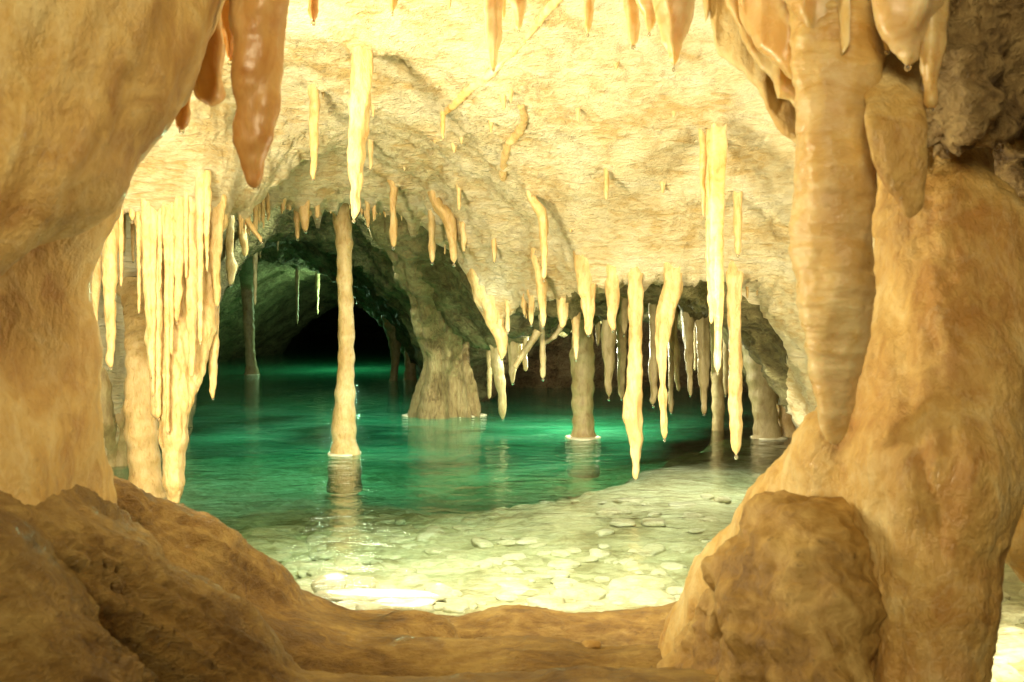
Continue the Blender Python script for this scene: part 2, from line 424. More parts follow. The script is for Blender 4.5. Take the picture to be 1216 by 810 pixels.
# ------------------------------------------------------------------ generic lofts
def loft(name, prof, mat, parent=None, seg=28, thick=.9, noise_amp=.06, flutes=0, flute_amp=.0, step=2.5, seed=0, tip=True, ripple=0.0, nscale=None, back=0.0):
    """prof: (py, x_left, x_right, depth) rows from top to bottom"""
    P = np.array(prof, float)
    d0 = P[:, 3].mean()
    ys = np.arange(P[0, 0], P[-1, 0] + .01, step)
    if ys[-1] < P[-1, 0]: ys = np.append(ys, P[-1, 0])
    def smooth(col):
        v = np.interp(ys, P[:, 0], P[:, col])
        k = max(1, int(6 / step)); ker = np.ones(2 * k + 1) / (2 * k + 1)
        return np.convolve(np.pad(v, k, mode='edge'), ker, 'valid')
    xl, xr, dd = smooth(1), smooth(2), smooth(3)
    ang = np.linspace(0, 2 * math.pi, seg, endpoint=False)
    rows = []
    n = len(ys)
    for i, y in enumerate(ys):
        d = dd[i]; c = pt((xl[i] + xr[i]) / 2, y, d); r = (xr[i] - xl[i]) / 2 * d / F
        if tip and i >= n - 3: r *= (1, .86, .55, .0)[i - (n - 3) + 1] if i - (n - 3) + 1 < 4 else 0
        fl = 1 + flute_amp * np.sin(ang * flutes + 3 * np.sin(i * step * .01 + seed)) if flutes else 1.0
        rr = r * fl
        rows.append(np.stack([c[0] + rr * np.cos(ang), c[1] + rr * thick * np.sin(ang) + back, np.full(seg, c[2])], -1))
    V = np.concatenate(rows)
    Q = grid_faces(n, seg, wrap=True)
    rmean = float(np.mean((xr - xl) / 2 * dd / F))
    N = vnormals(V, Q)
    cen = np.repeat(np.array([r_.mean(0) for r_ in rows]), seg, 0)
    if ((V - cen) * N).sum() < 0: N = -N; Q = Q[:, ::-1]
    sc = nscale or (.9 / max(rmean, .004))
    q = V * np.array([1, 1, .45]) * sc + seed * 7.7
    if name == 'column':
        hb = V[:, 2]; f_ = np.exp(-np.clip(hb, 0, 9) / .035) * .35 + .05 * np.sin(hb * 60 + seed)
        V = cen + (V - cen) * (1 + f_)[:, None]
    dsp = noise_amp * rmean * (fbm(q, 4)) * 1.3
    if ripple:
        dsp = dsp + ripple * rmean * np.sin(V[:, 2] / max(rmean, .006) * 2.2 + 2 * vnoise(V * 14 + seed))
    V = V + N * dsp[:, None]
    # cap the end
    Vc = list(V); 
    bot = V[-seg:].mean(0)
    V = np.vstack([V, bot]); bi = len(V) - 1
    base = (n - 1) * seg
    extra = [(base + j, base + (j + 1) % seg, bi, bi) for j in range(seg)]
    ex = np.array([[a, b, bi] for a, b, c, _ in extra])
    o = mesh_obj(name, V, Q, mat, parent)
    me = o.data
    import bmesh
    bm = bmesh.new(); bm.from_mesh(me); bm.verts.ensure_lookup_table()
    for a, b, c in ex:
        try:
            f = bm.faces.new((bm.verts[a], bm.verts[b], bm.verts[c])); f.smooth = True
        except ValueError: pass
    bmesh.ops.recalc_face_normals(bm, faces=bm.faces)
    bm.to_mesh(me); bm.free()
    return o

def ball(name, c, r, mat, parent, sz=1.0):
    a = np.linspace(0, math.pi, 9)[:, None]; b = np.linspace(0, 2 * math.pi, 12, endpoint=False)[None]
    V = np.stack([c[0] + r * np.sin(a) * np.cos(b), c[1] + r * np.sin(a) * np.sin(b), c[2] + r * sz * np.cos(a) + 0 * b], -1).reshape(-1, 3)
    return mesh_obj(name, V, grid_faces(9, 12, True), mat, parent)

def recenter(o, base):
    """put the origin at the base of a mesh thing"""
    base = Vector(base)
    o.data.transform(Matrix.Translation(-base)); o.location = base
    for ch in [c for c in bpy.data.objects if c.parent == o]:
        ch.data.transform(Matrix.Translation(-base))

m_, t_ = nt('water_drop'); b_ = NB(t_)
p_ = b_.n('ShaderNodeBsdfPrincipled', ins={'Base Color': (.95, .9, .75, 1), 'Roughness': .03, 'IOR': 1.33, 'Transmission Weight': .9})
t_.links.new(p_.outputs[0], b_.n('ShaderNodeOutputMaterial').inputs[0]); M['drop'] = m_
M['rim'] = calcite('waterline_calcite', (.75, .68, .48), (.82, .78, .58), (.88, .85, .68), sss=0, rough=.5, bump=.5, bscale=2.5, bdist=.004)

def stalactite(px, root, tip, w, label, tx=None, w2=None, d=None, mat='stal', drop=True, flare=1.45, mids=None, name='stalactite', group=None, seg=None, ripple=.035, na=.17, flat=1.0, seed=None, dadd=0.0, high_=False):
    """px/root: root pixel on the roof; tx/tip: tip pixel; w, w2: widths in pixels just under the root and near the tip"""
    tx = px if tx is None else tx
    w2 = w * .45 if w2 is None else w2
    if d is None:
        best = None
        for kk in range(0, 46, 3):
            dc = ceil_hit(px, root - kk)
            if dc is None: continue
            rq = roof_py(px, root + 8, dc + .01)
            if rq is None: continue
            sc_ = abs(root - rq) + kk * .35 + (40 if dc > 8 else 0)
            if best is None or sc_ < best[0]: best = (sc_, dc)
        d = (best[1] if best else 5.0) + .012 + dadd
    seed = rnd.random() * 30 if seed is None else seed
    L = tip - root
    # how far up the roof is over this spot
    fl = min(L * .30, w * 1.5)
    rp = roof_py(px, root + L * .5, d)
    if rp is None: rp = root
    if not high_: rp = max(rp, root - 42)
    if not high_:
        p_ = pt(px, rp, d); ROOTS.append((p_[0], p_[1], p_[2], w * d / F))
    rp = max(min(rp, root + L * .12), root - 260)
    gap = root - rp
    fl = fl + min(gap, 25) if gap > 0 else fl
    r0 = root - min(max(gap, 0), 25)
    prof = [(rp - 14 - w * .5, px - w * flare * .42, px + w * flare * .42), (r0 - 1, px - w * flare * .5, px + w * flare * .5)]
    for s, g in ((.12, 0), (.28, 0), (.5, 0), (.75, 0), (1.0, 0)):
        x = px + (tx - px) * (fl * s / L) ** 1.2
        k_ = 1 + (flare - 1) * (1 - s) ** 2.4
        prof.append((r0 + fl * s, x - w * .5 * k_, x + w * .5 * k_))
    root_ = root; root = r0
    if mids:
        for (y, xc, ww) in mids:
            if y > r0 + fl * .5: prof = [p for p in prof if not (abs(p[0] - y) < 4)]
            if y > r0 + fl * .3: prof.append((y, xc - ww / 2, xc + ww / 2))
    else:
        for s in (.25, .5, .75):
            y = root + fl + (L - fl) * s
            f = (y - root) / L
            ww = w + (w2 - w) * s ** 1.15
            ww *= 1 + .10 * math.sin(seed + s * 7)
            x = px + (tx - px) * f
            prof.append((y, x - ww / 2, x + ww / 2))
    prof.append((tip - w2 * .5, tx - w2 * .48, tx + w2 * .48))
    prof.append((tip, tx - w2 * .28, tx + w2 * .28))
    prof = [(a, b, c, d) for a, b, c in prof]
    prof.sort(key=lambda r: r[0])
    seg = seg or int(max(9, min(26, w * 1.3)))
    step = max(1.2, min(3.0, w / 5))
    o = loft(name, prof, M[mat], seg=seg, noise_amp=na, ripple=ripple, step=step, seed=seed, thick=.95 * flat, flutes=3 + int(seed) % 3, flute_amp=.09)
    tag(o, label, 'stalactite', group)
    if drop and w2 * 1 > 2.2:
        r = w2 * .26 * d / F
        c = pt(tx, tip + w2 * .12, d)
        ball('water_drop', c, r, M['drop'], o, 1.15)
    recenter(o, pt(px, root, d))
    return o

def rim(o, px, py, wpx, seed=0):
    c, d = on_water(px, py)
    r = wpx / 2 * d / F
    seg = 40; ang = np.linspace(0, 2 * math.pi, seg, endpoint=False)
    rows = []
    for k_, (rr, z) in enumerate(((.6, .012), (.86, .012), (1.0, .010), (1.12, .006), (1.14, -.004), (.9, -.02))):
        f = rr + .22 * rr * np.array([float(vnoise(np.array([math.cos(a) * 1.8 + seed, math.sin(a) * 1.8, k_ * .05]))) for a in ang])
        rows.append(np.stack([c[0] + r * f * np.cos(ang), c[1] + r * f * np.sin(ang), np.full(seg, z)], -1))
    V = np.concatenate(rows)
    x = mesh_obj('calcite_rim', V - np.array(o.location), grid_faces(len(rows), seg, True), M['rim'], o)
    return x

# ------------------------------------------------------------------ water and pool bed
m, t = nt('pool_water'); b = NB(t)
geo = b.n('ShaderNodeNewGeometry')
mp = b.n('ShaderNodeMapping', ins={'Vector': geo.outputs['Position'], 'Scale': (1, 1.6, 1)})
a1 = b.noise(mp.outputs[0], 5.5, 4, .55, .6); a2 = b.noise(mp.outputs[0], 26, 4, .6, .5)
hh = b.math('ADD', b.math('MULTIPLY', a1.outputs[0], 1.0), b.math('MULTIPLY', a2.outputs[0], .16))
bp = b.n('ShaderNodeBump', ins={'Strength': .38, 'Distance': .030, 'Height': hh})
fr = b.n('ShaderNodeFresnel', ins={'IOR': 1.33, 'Normal': bp.outputs[0]})
gl = b.n('ShaderNodeBsdfGlossy', ins={'Roughness': .03, 'Normal': bp.outputs[0], 'Color': (1, 1, 1, 1)})
tr = b.n('ShaderNodeBsdfTransparent', ins={'Color': (.97, 1, .98, 1)})
mx = b.n('ShaderNodeMixShader', ins={0: fr.outputs[0]})
at = b.n('ShaderNodeAttribute', attribute_name='pool_depth')
tb = b.n('ShaderNodeMapRange', ins={'Value': at.outputs['Fac'], 'From Min': .09, 'From Max': .44, 'To Min': .0, 'To Max': .52})
tn = b.noise(mp.outputs[0], 1.6, 4, .6, 1.2)
tc = b.ramp(tn.outputs[0], [(.35, (.025, .37, .165)), (.5, (.05, .52, .26)), (.68, (.13, .66, .37))])
df_ = b.n('ShaderNodeBsdfDiffuse', ins={'Color': tc.outputs[0], 'Normal': bp.outputs[0]})
mt = b.n('ShaderNodeMixShader', ins={0: tb.outputs[0]})
t.links.new(tr.outputs[0], mt.inputs[1]); t.links.new(df_.outputs[0], mt.inputs[2])
t.links.new(mt.outputs[0], mx.inputs[1]); t.links.new(gl.outputs[0], mx.inputs[2])
o_ = b.n('ShaderNodeOutputMaterial'); t.links.new(mx.outputs[0], o_.inputs[0])
va = b.n('ShaderNodeVolumeAbsorption', ins={'Color': (.05, .80, .62, 1), 'Density': 1.0})
t.links.new(va.outputs[0], o_.inputs['Volume'])
M['water'] = m
BED = [(200, 730, .03), (380, 712, .03), (500, 718, .02), (650, 716, .02), (850, 716, .02), (1000, 740, .03), (1216, 780, .03), (1300, 700, .04), (600, 690, .035), (800, 685, .04),
       (400, 680, .045), (300, 660, .08), (500, 645, .075), (400, 640, .09), (650, 640, .05), (800, 640, .055), (950, 640, .035), (1200, 680, .03), (300, 605, .10), (100, 600, .16), (450, 605, .09), (540, 605, .08),
       (250, 560, .16), (400, 570, .14), (480, 572, .15), (560, 590, .11), (560, 568, .22), (620, 590, .07), (640, 575, .10), (655, 556, .32), (720, 562, .085), (705, 546, .36), (760, 548, .085),
       (745, 536, .36), (800, 530, .085), (795, 517, .40), (850, 512, .08), (850, 498, .35), (920, 512, .08), (920, 495, .2), (900, 560, .065), (850, 590, .03), (1000, 560, .04), (1200, 560, .1),
       (350, 535, .26), (470, 540, .28), (250, 500, .33), (100, 500, .3), (350, 500, .35), (450, 510, .38), (560, 520, .42), (650, 510, .45), (750, 500, .42), (400, 460, .9), (280, 460, .8), (600, 465, .6), (800, 470, .5), (400, 425, 1.2), (1000, 480, .3)]
_B = []
for px, py, dep in BED:
    c, _ = on_water(px, py); _B.append((c[0] / c[1] * 8, math.log(c[1]) * 7, -dep))
_B = np.array(_B); _nb = len(_B)
_Kb = np.zeros((_nb + 1, _nb + 1)); _Kb[:_nb, :_nb] = np.sqrt(((_B[:, None, :2] - _B[None, :, :2]) ** 2).sum(-1) + .01)
_Kb[:_nb, _nb] = 1; _Kb[_nb, :_nb] = 1
_Wb = np.linalg.solve(_Kb, np.concatenate([_B[:, 2], [0]]))
def bed_z(x, y):
    q = np.stack([x / y * 8, np.log(y) * 7], -1).reshape(-1, 2)
    out = np.zeros(len(q))
    for s in range(0, len(q), 20000):
        qq = q[s:s + 20000]
        out[s:s + 20000] = np.sqrt(((qq[:, None] - _B[None, :, :2]) ** 2).sum(-1) + .01) @ _Wb[:_nb] + _Wb[_nb]
    return out.reshape(np.shape(x))
ys = np.exp(np.linspace(math.log(.9), math.log(35), 620))
ts = np.linspace(-1.15, 1.15, 640)
YY, TT = np.meshgrid(ys, ts, indexing='ij')
XX = YY * TT
ZZ = bed_z(XX, YY); ZZ = np.clip(np.where(ZZ < -.12, -.12 - .34 * np.tanh((-ZZ - .12) / .34), ZZ), -1.6, -.012)
p3 = np.stack([XX, YY, 0 * XX], -1)
dep = -ZZ
sm = np.clip(dep / .06, .35, 1.6)
ZZ = ZZ + sm * (.010 * fbm(p3 * 5, 3) + .006 * ridge(p3 * 13, 3) + .0035 * fbm(p3 * 45, 2)) 
# thin calcite terraces
tq = ZZ * 55 + fbm(p3 * 3 + 4, 3) * 1.2
ZZ = ZZ + np.where(dep < .3, .0045 * (np.abs((tq % 1) - .5) < .12), 0)
ZZ = np.minimum(ZZ, -.004)
PB = np.stack([XX, YY, ZZ], -1).reshape(-1, 3)
M['bed'] = calcite('pool_bed_calcite', (.36, .32, .17), (.60, .57, .36), (.78, .76, .54), sss=0, rough=.7, bump=.9, bscale=1.6, stretch=(.6, 1.2, 1), speck=.35, bdist=.012)
bed = mesh_obj('pool_bed', PB, grid_faces(len(ys), len(ts)), M['bed'])
tag(bed, 'pale calcite pool bed shelving from bright shallows into green depth', kind='structure')

yw = np.concatenate([[.95], np.exp(np.linspace(math.log(1.0), math.log(34.9), 240))]); tw = np.linspace(-1.14, 1.14, 220)
YW, TW = np.meshgrid(yw, tw, indexing='ij'); XW = YW * TW
dw_ = np.clip(-bed_z(XW, YW), 0, 2)
dw_ = dw_ * (1 + .5 * fbm(np.stack([XW, YW, 0 * XW], -1) * 1.7, 3))
top = np.stack([XW, YW, 0 * XW], -1).reshape(-1, 3); bot = top - np.array([0, 0, 3.0])
nr_, nc_ = YW.shape; nt_ = len(top)
Q1 = grid_faces(nr_, nc_)
if np.cross(top[Q1[0, 1]] - top[Q1[0, 0]], top[Q1[0, 2]] - top[Q1[0, 0]])[2] < 0: Q1 = Q1[:, ::-1]
ring = np.concatenate([np.arange(nc_), np.arange(1, nr_) * nc_ + nc_ - 1, (nr_ - 1) * nc_ + np.arange(nc_ - 2, -1, -1), np.arange(nr_ - 2, 0, -1) * nc_])
nx_ = np.roll(ring, -1)
side = np.stack([ring, ring + nt_, nx_ + nt_, nx_], 1)
w_ = mesh_obj('water', np.vstack([top, bot]), np.concatenate([Q1, Q1[:, ::-1] + nt_, side]), M['water'], smooth=False)
a_ = w_.data.attributes.new('pool_depth', 'FLOAT', 'POINT'); a_.data.foreach_set('value', np.concatenate([dw_.ravel(), dw_.ravel()]).astype(np.float32))
import bmesh as _bm
b_m = _bm.new(); b_m.from_mesh(w_.data); _bm.ops.recalc_face_normals(b_m, faces=b_m.faces); b_m.to_mesh(w_.data); b_m.free()
tag(w_, 'clear emerald green pool water with fine ripples', kind='structure')
# ------------------------------------------------------------------ stalactites of the bright slope and its lip
S = stalactite
S(372, 92, 213, 12, 'slim stalactite high on the cream slope beyond the two blunt amber ones', w2=6, mids=[(120, 374, 13), (170, 373, 10)])
S(430, 45, 262, 24, 'long thick pale stalactite with a square root above the tall central column', tx=420, w2=8, flare=1.25, mids=[(80, 430, 26), (130, 427, 24), (180, 424, 19), (220, 422, 14)])
S(440, 160, 202, 7, 'short thin side spike hugging the long thick pale stalactite', w2=4)
S(467, 212, 294, 9, 'slim straight stalactite between the central column and the forked drip', w2=8, flare=2.4)
S(437, 236, 271, 6, 'thin twin drip, longer of two just beside the central column', w2=4, flare=1.5)
S(444, 238, 263, 5, 'thin twin drip, shorter of two just beside the central column', w2=3.5, flare=1.5, drop=False)
S(513, 222, 314, 12, 'slanting stalactite running down the lip to a long straight drip', tx=539, w2=8, mids=[(245, 524, 22), (265, 535, 14), (290, 538, 9)])
S(513, 250, 312, 9, 'stout short stalactite below the first bend of the lip', w2=7)
S(551, 272, 299, 9, 'small pale stub hanging midway down the slanting lip', w2=5)
S(587, 283, 311, 7, 'small stub on the band of rock above the draped spike', w2=5)
S(545, 222, 249, 5, 'tiny white peg on the slope above the slanting lip', w2=4, drop=False)
S(630, 225, 333, 11, 'bent stalactite leaving the slope like a hook and dropping straight', tx=646, w2=5, mids=[(245, 640, 17), (262, 645, 12), (300, 646, 8)])
S(720, 196, 237, 6, 'short straw alone on the open cream slope', w2=5, drop=False, flare=1.6)
S(638, 305, 388, 12, 'tapering stalactite above the crossed twigs', tx=645, w2=6, mids=[(335, 642, 14), (355, 644, 11)])
S(643, 378, 450, 7, 'thin greyish straw ending in a drop below the crossed twigs', tx=645, w2=7, mat='stal_dim', d=5.2, flare=1.3)
S(603, 345, 395, 7, 'thin straw just beside the draped spike', w2=5)
S(623, 348, 375, 8, 'stub, shorter of two side by side under the slanting lip', w2=5)
S(631, 345, 386, 9, 'stub, longer of two side by side under the slanting lip', w2=5)
S(668, 345, 388, 14, 'flat ended stub with a knobbly collar', w2=9, drop=False)
S(683, 340, 427, 12, 'stalactite in front of the short dark column, thinner one with two tips', tx=684, w2=6, mids=[(365, 684, 12), (395, 684, 9)], d=4.6)
S(697, 318, 397, 20, 'broad conical stalactite over the short dark column', tx=699, w2=8, flare=1.6)
S(728, 312, 392, 17, 'smooth cream stalactite with a round drop beside the conical one', tx=728, w2=8, flare=1.8, mids=[(335, 727, 16), (360, 728, 13)])
S(755, 310, 568, 15, 'longest cream stalactite of the lip, bulging low and nearly touching the pool', tx=755, w2=7, flare=2.2, mids=[(345, 755, 16), (420, 755, 15), (470, 752, 19), (495, 751, 22), (515, 754, 17), (545, 755, 11)], na=.14, ripple=.06)
S(800, 310, 522, 22, 'forked stalactite swaying aside under a webbed root', tx=789, w2=7, flare=1.6, mids=[(335, 799, 22), (360, 794, 25), (385, 788, 20), (410, 786, 13), (450, 787, 9), (490, 788, 9)], na=.14)
S(852, 75, 443, 22, 'very long stalactite hanging from high on the slope past the lip', tx=852, w2=7, flare=1.5, mids=[(110, 853, 24), (200, 851, 21), (260, 851, 19), (300, 850, 17), (345, 852, 15), (390, 853, 9), (425, 852, 8)], d=3.15, na=.12, mat='drape')
S(835, 80, 258, 9, 'thin straw against the very long stalactite, the shorter one', tx=836, w2=4, d=3.2, mids=[(120, 834, 13), (170, 835, 9), (220, 835, 6)], mat='drape')
S(844, 140, 385, 9, 'ribbon like straw fused along the very long stalactite', tx=845, w2=5, d=3.25, mids=[(220, 843, 9), (300, 843, 10), (350, 844, 8)], drop=False, mat='drape')
S(877, 222, 303, 10, 'short straight stalactite on the slope over the knobbly long one', tx=876, w2=8, flare=1.4)
S(873, 312, 542, 18, 'knobbly long cream stalactite nearest the sloping side wall', tx=874, w2=10, flare=1.9, mids=[(340, 873, 16), (400, 872, 14), (450, 873, 15), (480, 872, 17), (510, 874, 14)], na=.13, ripple=.06)
# fringe over the dark arch
S(272, 262, 338, 10, 'knobbed spike with an orange root at the corner of the dark arch', tx=274, w2=8, mids=[(290, 272, 9), (318, 275, 12)])
S(290, 254, 288, 9, 'hooked tooth curving aside at the corner of the dark arch', tx=311, w2=6, flare=1.3, mids=[(264, 294, 9), (276, 303, 8)])
S(353, 236, 284, 7, 'thin straw with a dark drop over the arch', w2=5)
S(360, 232, 274, 13, 'stout pale fang over the arch beside the thin straw', tx=363, w2=8)
S(377, 234, 259, 8, 'short fang over the arch nearest the central column', w2=5)
S(336, 234, 251, 7, 'short tooth of a pair over the arch, with rounded end', w2=5, drop=False)
S(344, 234, 250, 6, 'short tooth of a pair over the arch, with pointed end', w2=3, drop=False)
S(312, 244, 280, 9, 'grey green fang behind the hooked tooth', w2=5, mat='stal_dim', dadd=.3)
S(287, 262, 305, 10, 'double stub in front of the tall green stalactite', tx=291, w2=6)
S(533, -10, 11, 6, 'tiny peg tip at the top edge of the slope', w2=4, drop=False)
# side stalactites at the very top, nearer
def high(px, tip, w, label, d, tx=None, w2=None, mat='stal', **k):
    root = 370 - (ceil_z(px, d) - H) * F / d
    return S(px, float(root), tip, w, label, tx=tx, w2=w2, d=d, mat=mat, flare=1.2, high_=True, **k)
high(588, 82, 20, 'long grey tan stalactite dripping at the top middle over the orange vein', 1.9, tx=586, w2=8, mids=[(0, 586, 22), (40, 586, 18), (65, 586, 13)], mat='drape')
high(598, 24, 9, 'stub fused behind the long grey tan stalactite', 2.0, w2=6, mat='drape', drop=False)
high(614, 36, 22, 'pointed tooth touching the upper end of the orange vein', 1.95, tx=616, w2=6, mids=[(0, 614, 20), (15, 616, 14)], mat='drape')
high(699, 41, 15, 'amber tapered tooth alone over the middle of the slope', 2.0, tx=698, w2=7, mids=[(0, 699, 15), (25, 698, 10)], mat='drape')
high(372, 26, 15, 'blunt amber stub above the slim stalactite of the slope', 1.9, w2=12, mat='front_stal')
high(466, 16, 20, 'wide low tooth with a dark drip at the top of the frame', 1.9, w2=8, mat='drape')
high(752, 54, 16, 'broad blunt tooth beside the folded draperies', 1.9, w2=12, mat='drape', mids=[(0, 750, 18), (30, 752, 15)])
high(771, 40, 24, 'ragged tooth with a lit edge beside the folded draperies', 1.85, w2=8, mat='drape', mids=[(0, 770, 30), (20, 772, 18)])
high(800, 82, 46, 'wide scalloped tooth at the start of the folded draperies', 1.75, tx=800, w2=8, mat='drape', mids=[(0, 802, 52), (30, 800, 40), (60, 799, 22)])
high(302, 220, 58, 'largest dark amber stalactite with a pointed dripping nipple', 1.35, tx=302, w2=11, mat='front_stal', mids=[(0, 310, 64), (50, 306, 55), (100, 303, 50), (150, 301, 46), (175, 301, 40), (195, 302, 20), (205, 302, 12)])
high(246, 127, 42, 'stout amber stalactite with a broken off flat end', 1.42, tx=248, w2=36, mat='front_stal', drop=False, mids=[(0, 250, 24), (30, 243, 36), (60, 246, 40), (110, 248, 38)])
high(272, 73, 24, 'narrow amber stalactite squeezed between the two thick ones', 1.5, tx=273, w2=12, mat='front_stal', mids=[(0, 272, 28), (40, 273, 20)])
high(216, 153, 28, 'thin amber stalactite half hidden by the great drapery', 1.45, tx=216, w2=15, mat='front_stal', mids=[(40, 212, 30), (80, 215, 24), (120, 217, 18)])

# behind the right lip
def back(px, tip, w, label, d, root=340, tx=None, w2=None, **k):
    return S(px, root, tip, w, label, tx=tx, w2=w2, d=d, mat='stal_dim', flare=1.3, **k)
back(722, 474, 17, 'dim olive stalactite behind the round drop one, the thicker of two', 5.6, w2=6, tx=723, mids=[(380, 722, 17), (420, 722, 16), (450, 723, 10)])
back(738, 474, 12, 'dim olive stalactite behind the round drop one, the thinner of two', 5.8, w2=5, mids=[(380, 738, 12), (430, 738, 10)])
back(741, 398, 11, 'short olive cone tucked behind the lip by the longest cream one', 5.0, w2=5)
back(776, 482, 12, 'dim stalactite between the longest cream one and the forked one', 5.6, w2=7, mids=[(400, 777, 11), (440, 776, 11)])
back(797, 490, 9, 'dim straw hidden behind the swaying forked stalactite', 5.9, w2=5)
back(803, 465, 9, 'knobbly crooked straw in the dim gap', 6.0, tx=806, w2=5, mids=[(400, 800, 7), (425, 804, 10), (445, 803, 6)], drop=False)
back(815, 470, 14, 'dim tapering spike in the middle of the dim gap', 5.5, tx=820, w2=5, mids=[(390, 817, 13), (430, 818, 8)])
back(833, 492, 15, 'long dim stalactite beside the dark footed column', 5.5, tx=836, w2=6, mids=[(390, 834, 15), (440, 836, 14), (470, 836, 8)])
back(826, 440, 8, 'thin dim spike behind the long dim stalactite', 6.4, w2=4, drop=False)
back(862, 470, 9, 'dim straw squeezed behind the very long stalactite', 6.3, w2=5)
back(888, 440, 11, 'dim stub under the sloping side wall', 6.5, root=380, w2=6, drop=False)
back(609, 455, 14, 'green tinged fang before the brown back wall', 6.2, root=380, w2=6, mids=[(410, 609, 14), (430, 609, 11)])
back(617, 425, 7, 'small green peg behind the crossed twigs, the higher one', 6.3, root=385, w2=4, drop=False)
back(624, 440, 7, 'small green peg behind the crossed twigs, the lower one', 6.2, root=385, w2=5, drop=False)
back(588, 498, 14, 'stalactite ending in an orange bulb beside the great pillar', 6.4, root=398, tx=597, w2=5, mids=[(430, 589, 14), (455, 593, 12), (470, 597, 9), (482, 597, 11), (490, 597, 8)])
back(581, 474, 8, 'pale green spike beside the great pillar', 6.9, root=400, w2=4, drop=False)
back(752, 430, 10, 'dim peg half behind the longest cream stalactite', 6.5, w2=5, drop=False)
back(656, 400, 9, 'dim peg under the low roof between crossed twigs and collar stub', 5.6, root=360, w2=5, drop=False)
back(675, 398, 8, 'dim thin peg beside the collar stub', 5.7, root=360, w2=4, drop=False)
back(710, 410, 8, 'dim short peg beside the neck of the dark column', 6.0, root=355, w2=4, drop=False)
back(448, 430, 4, 'tiny green spike in the black mouth', 8.5, root=400, w2=2, drop=False) if False else None
# green ones under the second arch
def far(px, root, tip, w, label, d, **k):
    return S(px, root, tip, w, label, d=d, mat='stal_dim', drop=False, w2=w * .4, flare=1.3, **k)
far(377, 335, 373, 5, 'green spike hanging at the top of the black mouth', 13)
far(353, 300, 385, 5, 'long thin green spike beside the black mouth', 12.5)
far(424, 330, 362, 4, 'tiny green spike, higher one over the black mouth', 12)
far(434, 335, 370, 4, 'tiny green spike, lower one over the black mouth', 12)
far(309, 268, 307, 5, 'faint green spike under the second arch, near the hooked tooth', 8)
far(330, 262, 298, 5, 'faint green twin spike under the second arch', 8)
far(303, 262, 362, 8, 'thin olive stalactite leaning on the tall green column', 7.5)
# draped spike at the end of the lip
spike = S(574, 352, 426, 30, 'draped spike where the slanting lip ends, sharp edged and cream', tx=596, w2=6, flare=1.5, mids=[(368, 582, 26), (385, 590, 17), (400, 595, 11)], d=4.8)

# little fringe along the lip
k = 0
def lip_at(px):
    L = np.array([(a, b, c) for a, b, c in LIP]); L = L[L[:, 0].argsort()]
    return np.interp(px, L[:, 0], L[:, 1]), np.interp(px, L[:, 0], L[:, 2])
for i in range(96):
    px = (rnd.uniform(275, 500) if i % 3 == 0 else rnd.uniform(285, 905)); y, d = lip_at(px)
    y -= rnd.uniform(2, 10)
    w = rnd.uniform(3.0, 6)
    S(px, y, y + rnd.uniform(14, 30), w, 'small pale nub in the ragged fringe along the lip', w2=w * .6, drop=False, seg=9, group='nubs along the ceiling lip', d=d - .02)
for i in range(18):
    px = rnd.uniform(300, 900); py = rnd.uniform(60, 300)
    if py > lip_at(px)[0] - 25: continue
    w = rnd.uniform(3, 6)
    S(px, py, py + rnd.uniform(8, 18), w, 'tiny calcite peg scattered on the open cream slope', w2=w * .6, drop=False, seg=8, group='pegs on the cream slope', flare=2.4)

# slanting twigs (helictites)
def tube(name, pts, mat, seg=12, na=.12, seed=0):
    """pts: (px,py,d,w)"""
    P = np.array([list(pt(a, b_, c)) + [w * c / F / 2] for a, b_, c, w in pts])
    tt = np.arange(len(P)); q = np.linspace(0, len(P) - 1, (len(P) - 1) * 12 + 1)
    # catmull rom
    def cr(v):
        out = []
        for x in q:
            i = min(int(x), len(P) - 2); f = x - i
            p0, p1, p2, p3 = v[max(i - 1, 0)], v[i], v[i + 1], v[min(i + 2, len(P) - 1)]
            out.append(.5 * (2 * p1 + (p2 - p0) * f + (2 * p0 - 5 * p1 + 4 * p2 - p3) * f * f + (3 * p1 - p0 - 3 * p2 + p3) * f ** 3))
        return np.array(out)
    C = np.stack([cr(P[:, i]) for i in range(4)], -1)
    ang = np.linspace(0, 2 * math.pi, seg, endpoint=False)
    T = np.gradient(C[:, :3], axis=0); T /= np.linalg.norm(T, axis=1, keepdims=True) + 1e-9
    up = np.array([0, 1, 0.01]); rows = []
    for i in range(len(C)):
        s = np.cross(T[i], up); s /= np.linalg.norm(s) + 1e-9; u = np.cross(s, T[i])
        r = C[i, 3]
        if i in (0, len(C) - 1): r *= .3
        rows.append(C[i, :3] + r * (np.cos(ang)[:, None] * s + np.sin(ang)[:, None] * u))
    V = np.concatenate(rows); Q = grid_faces(len(C), seg, True)
    N = vnormals(V, Q); cen = np.repeat(C[:, :3], seg, 0)
    if ((V - cen) * N).sum() < 0: N = -N; Q = Q[:, ::-1]
    rm = P[:, 3].mean()
    V = V + N * (fbm(V * .8 / rm + seed, 3) * na * rm * 1.6)[:, None]
    return mesh_obj(name, V, Q, mat)
o = tube('helictite', [(640, 392, 5.1, 12), (634, 402, 5.1, 9), (623, 418, 5.1, 8), (611, 437, 5.1, 6)], M['stal_dim']); tag(o, 'slanting twig of calcite pointing down towards the great pillar', 'helictite')
recenter(o, pt(640, 392, 5.1))
o = tube('helictite', [(688, 352, 5.3, 12), (680, 370, 5.3, 8), (671, 378, 5.3, 7), (664, 392, 5.3, 7), (655, 402, 5.3, 6), (645, 408, 5.3, 5)], M['stal_dim']); tag(o, 'crooked twig of calcite bending back under the collar stub', 'helictite')
recenter(o, pt(688, 352, 5.3))

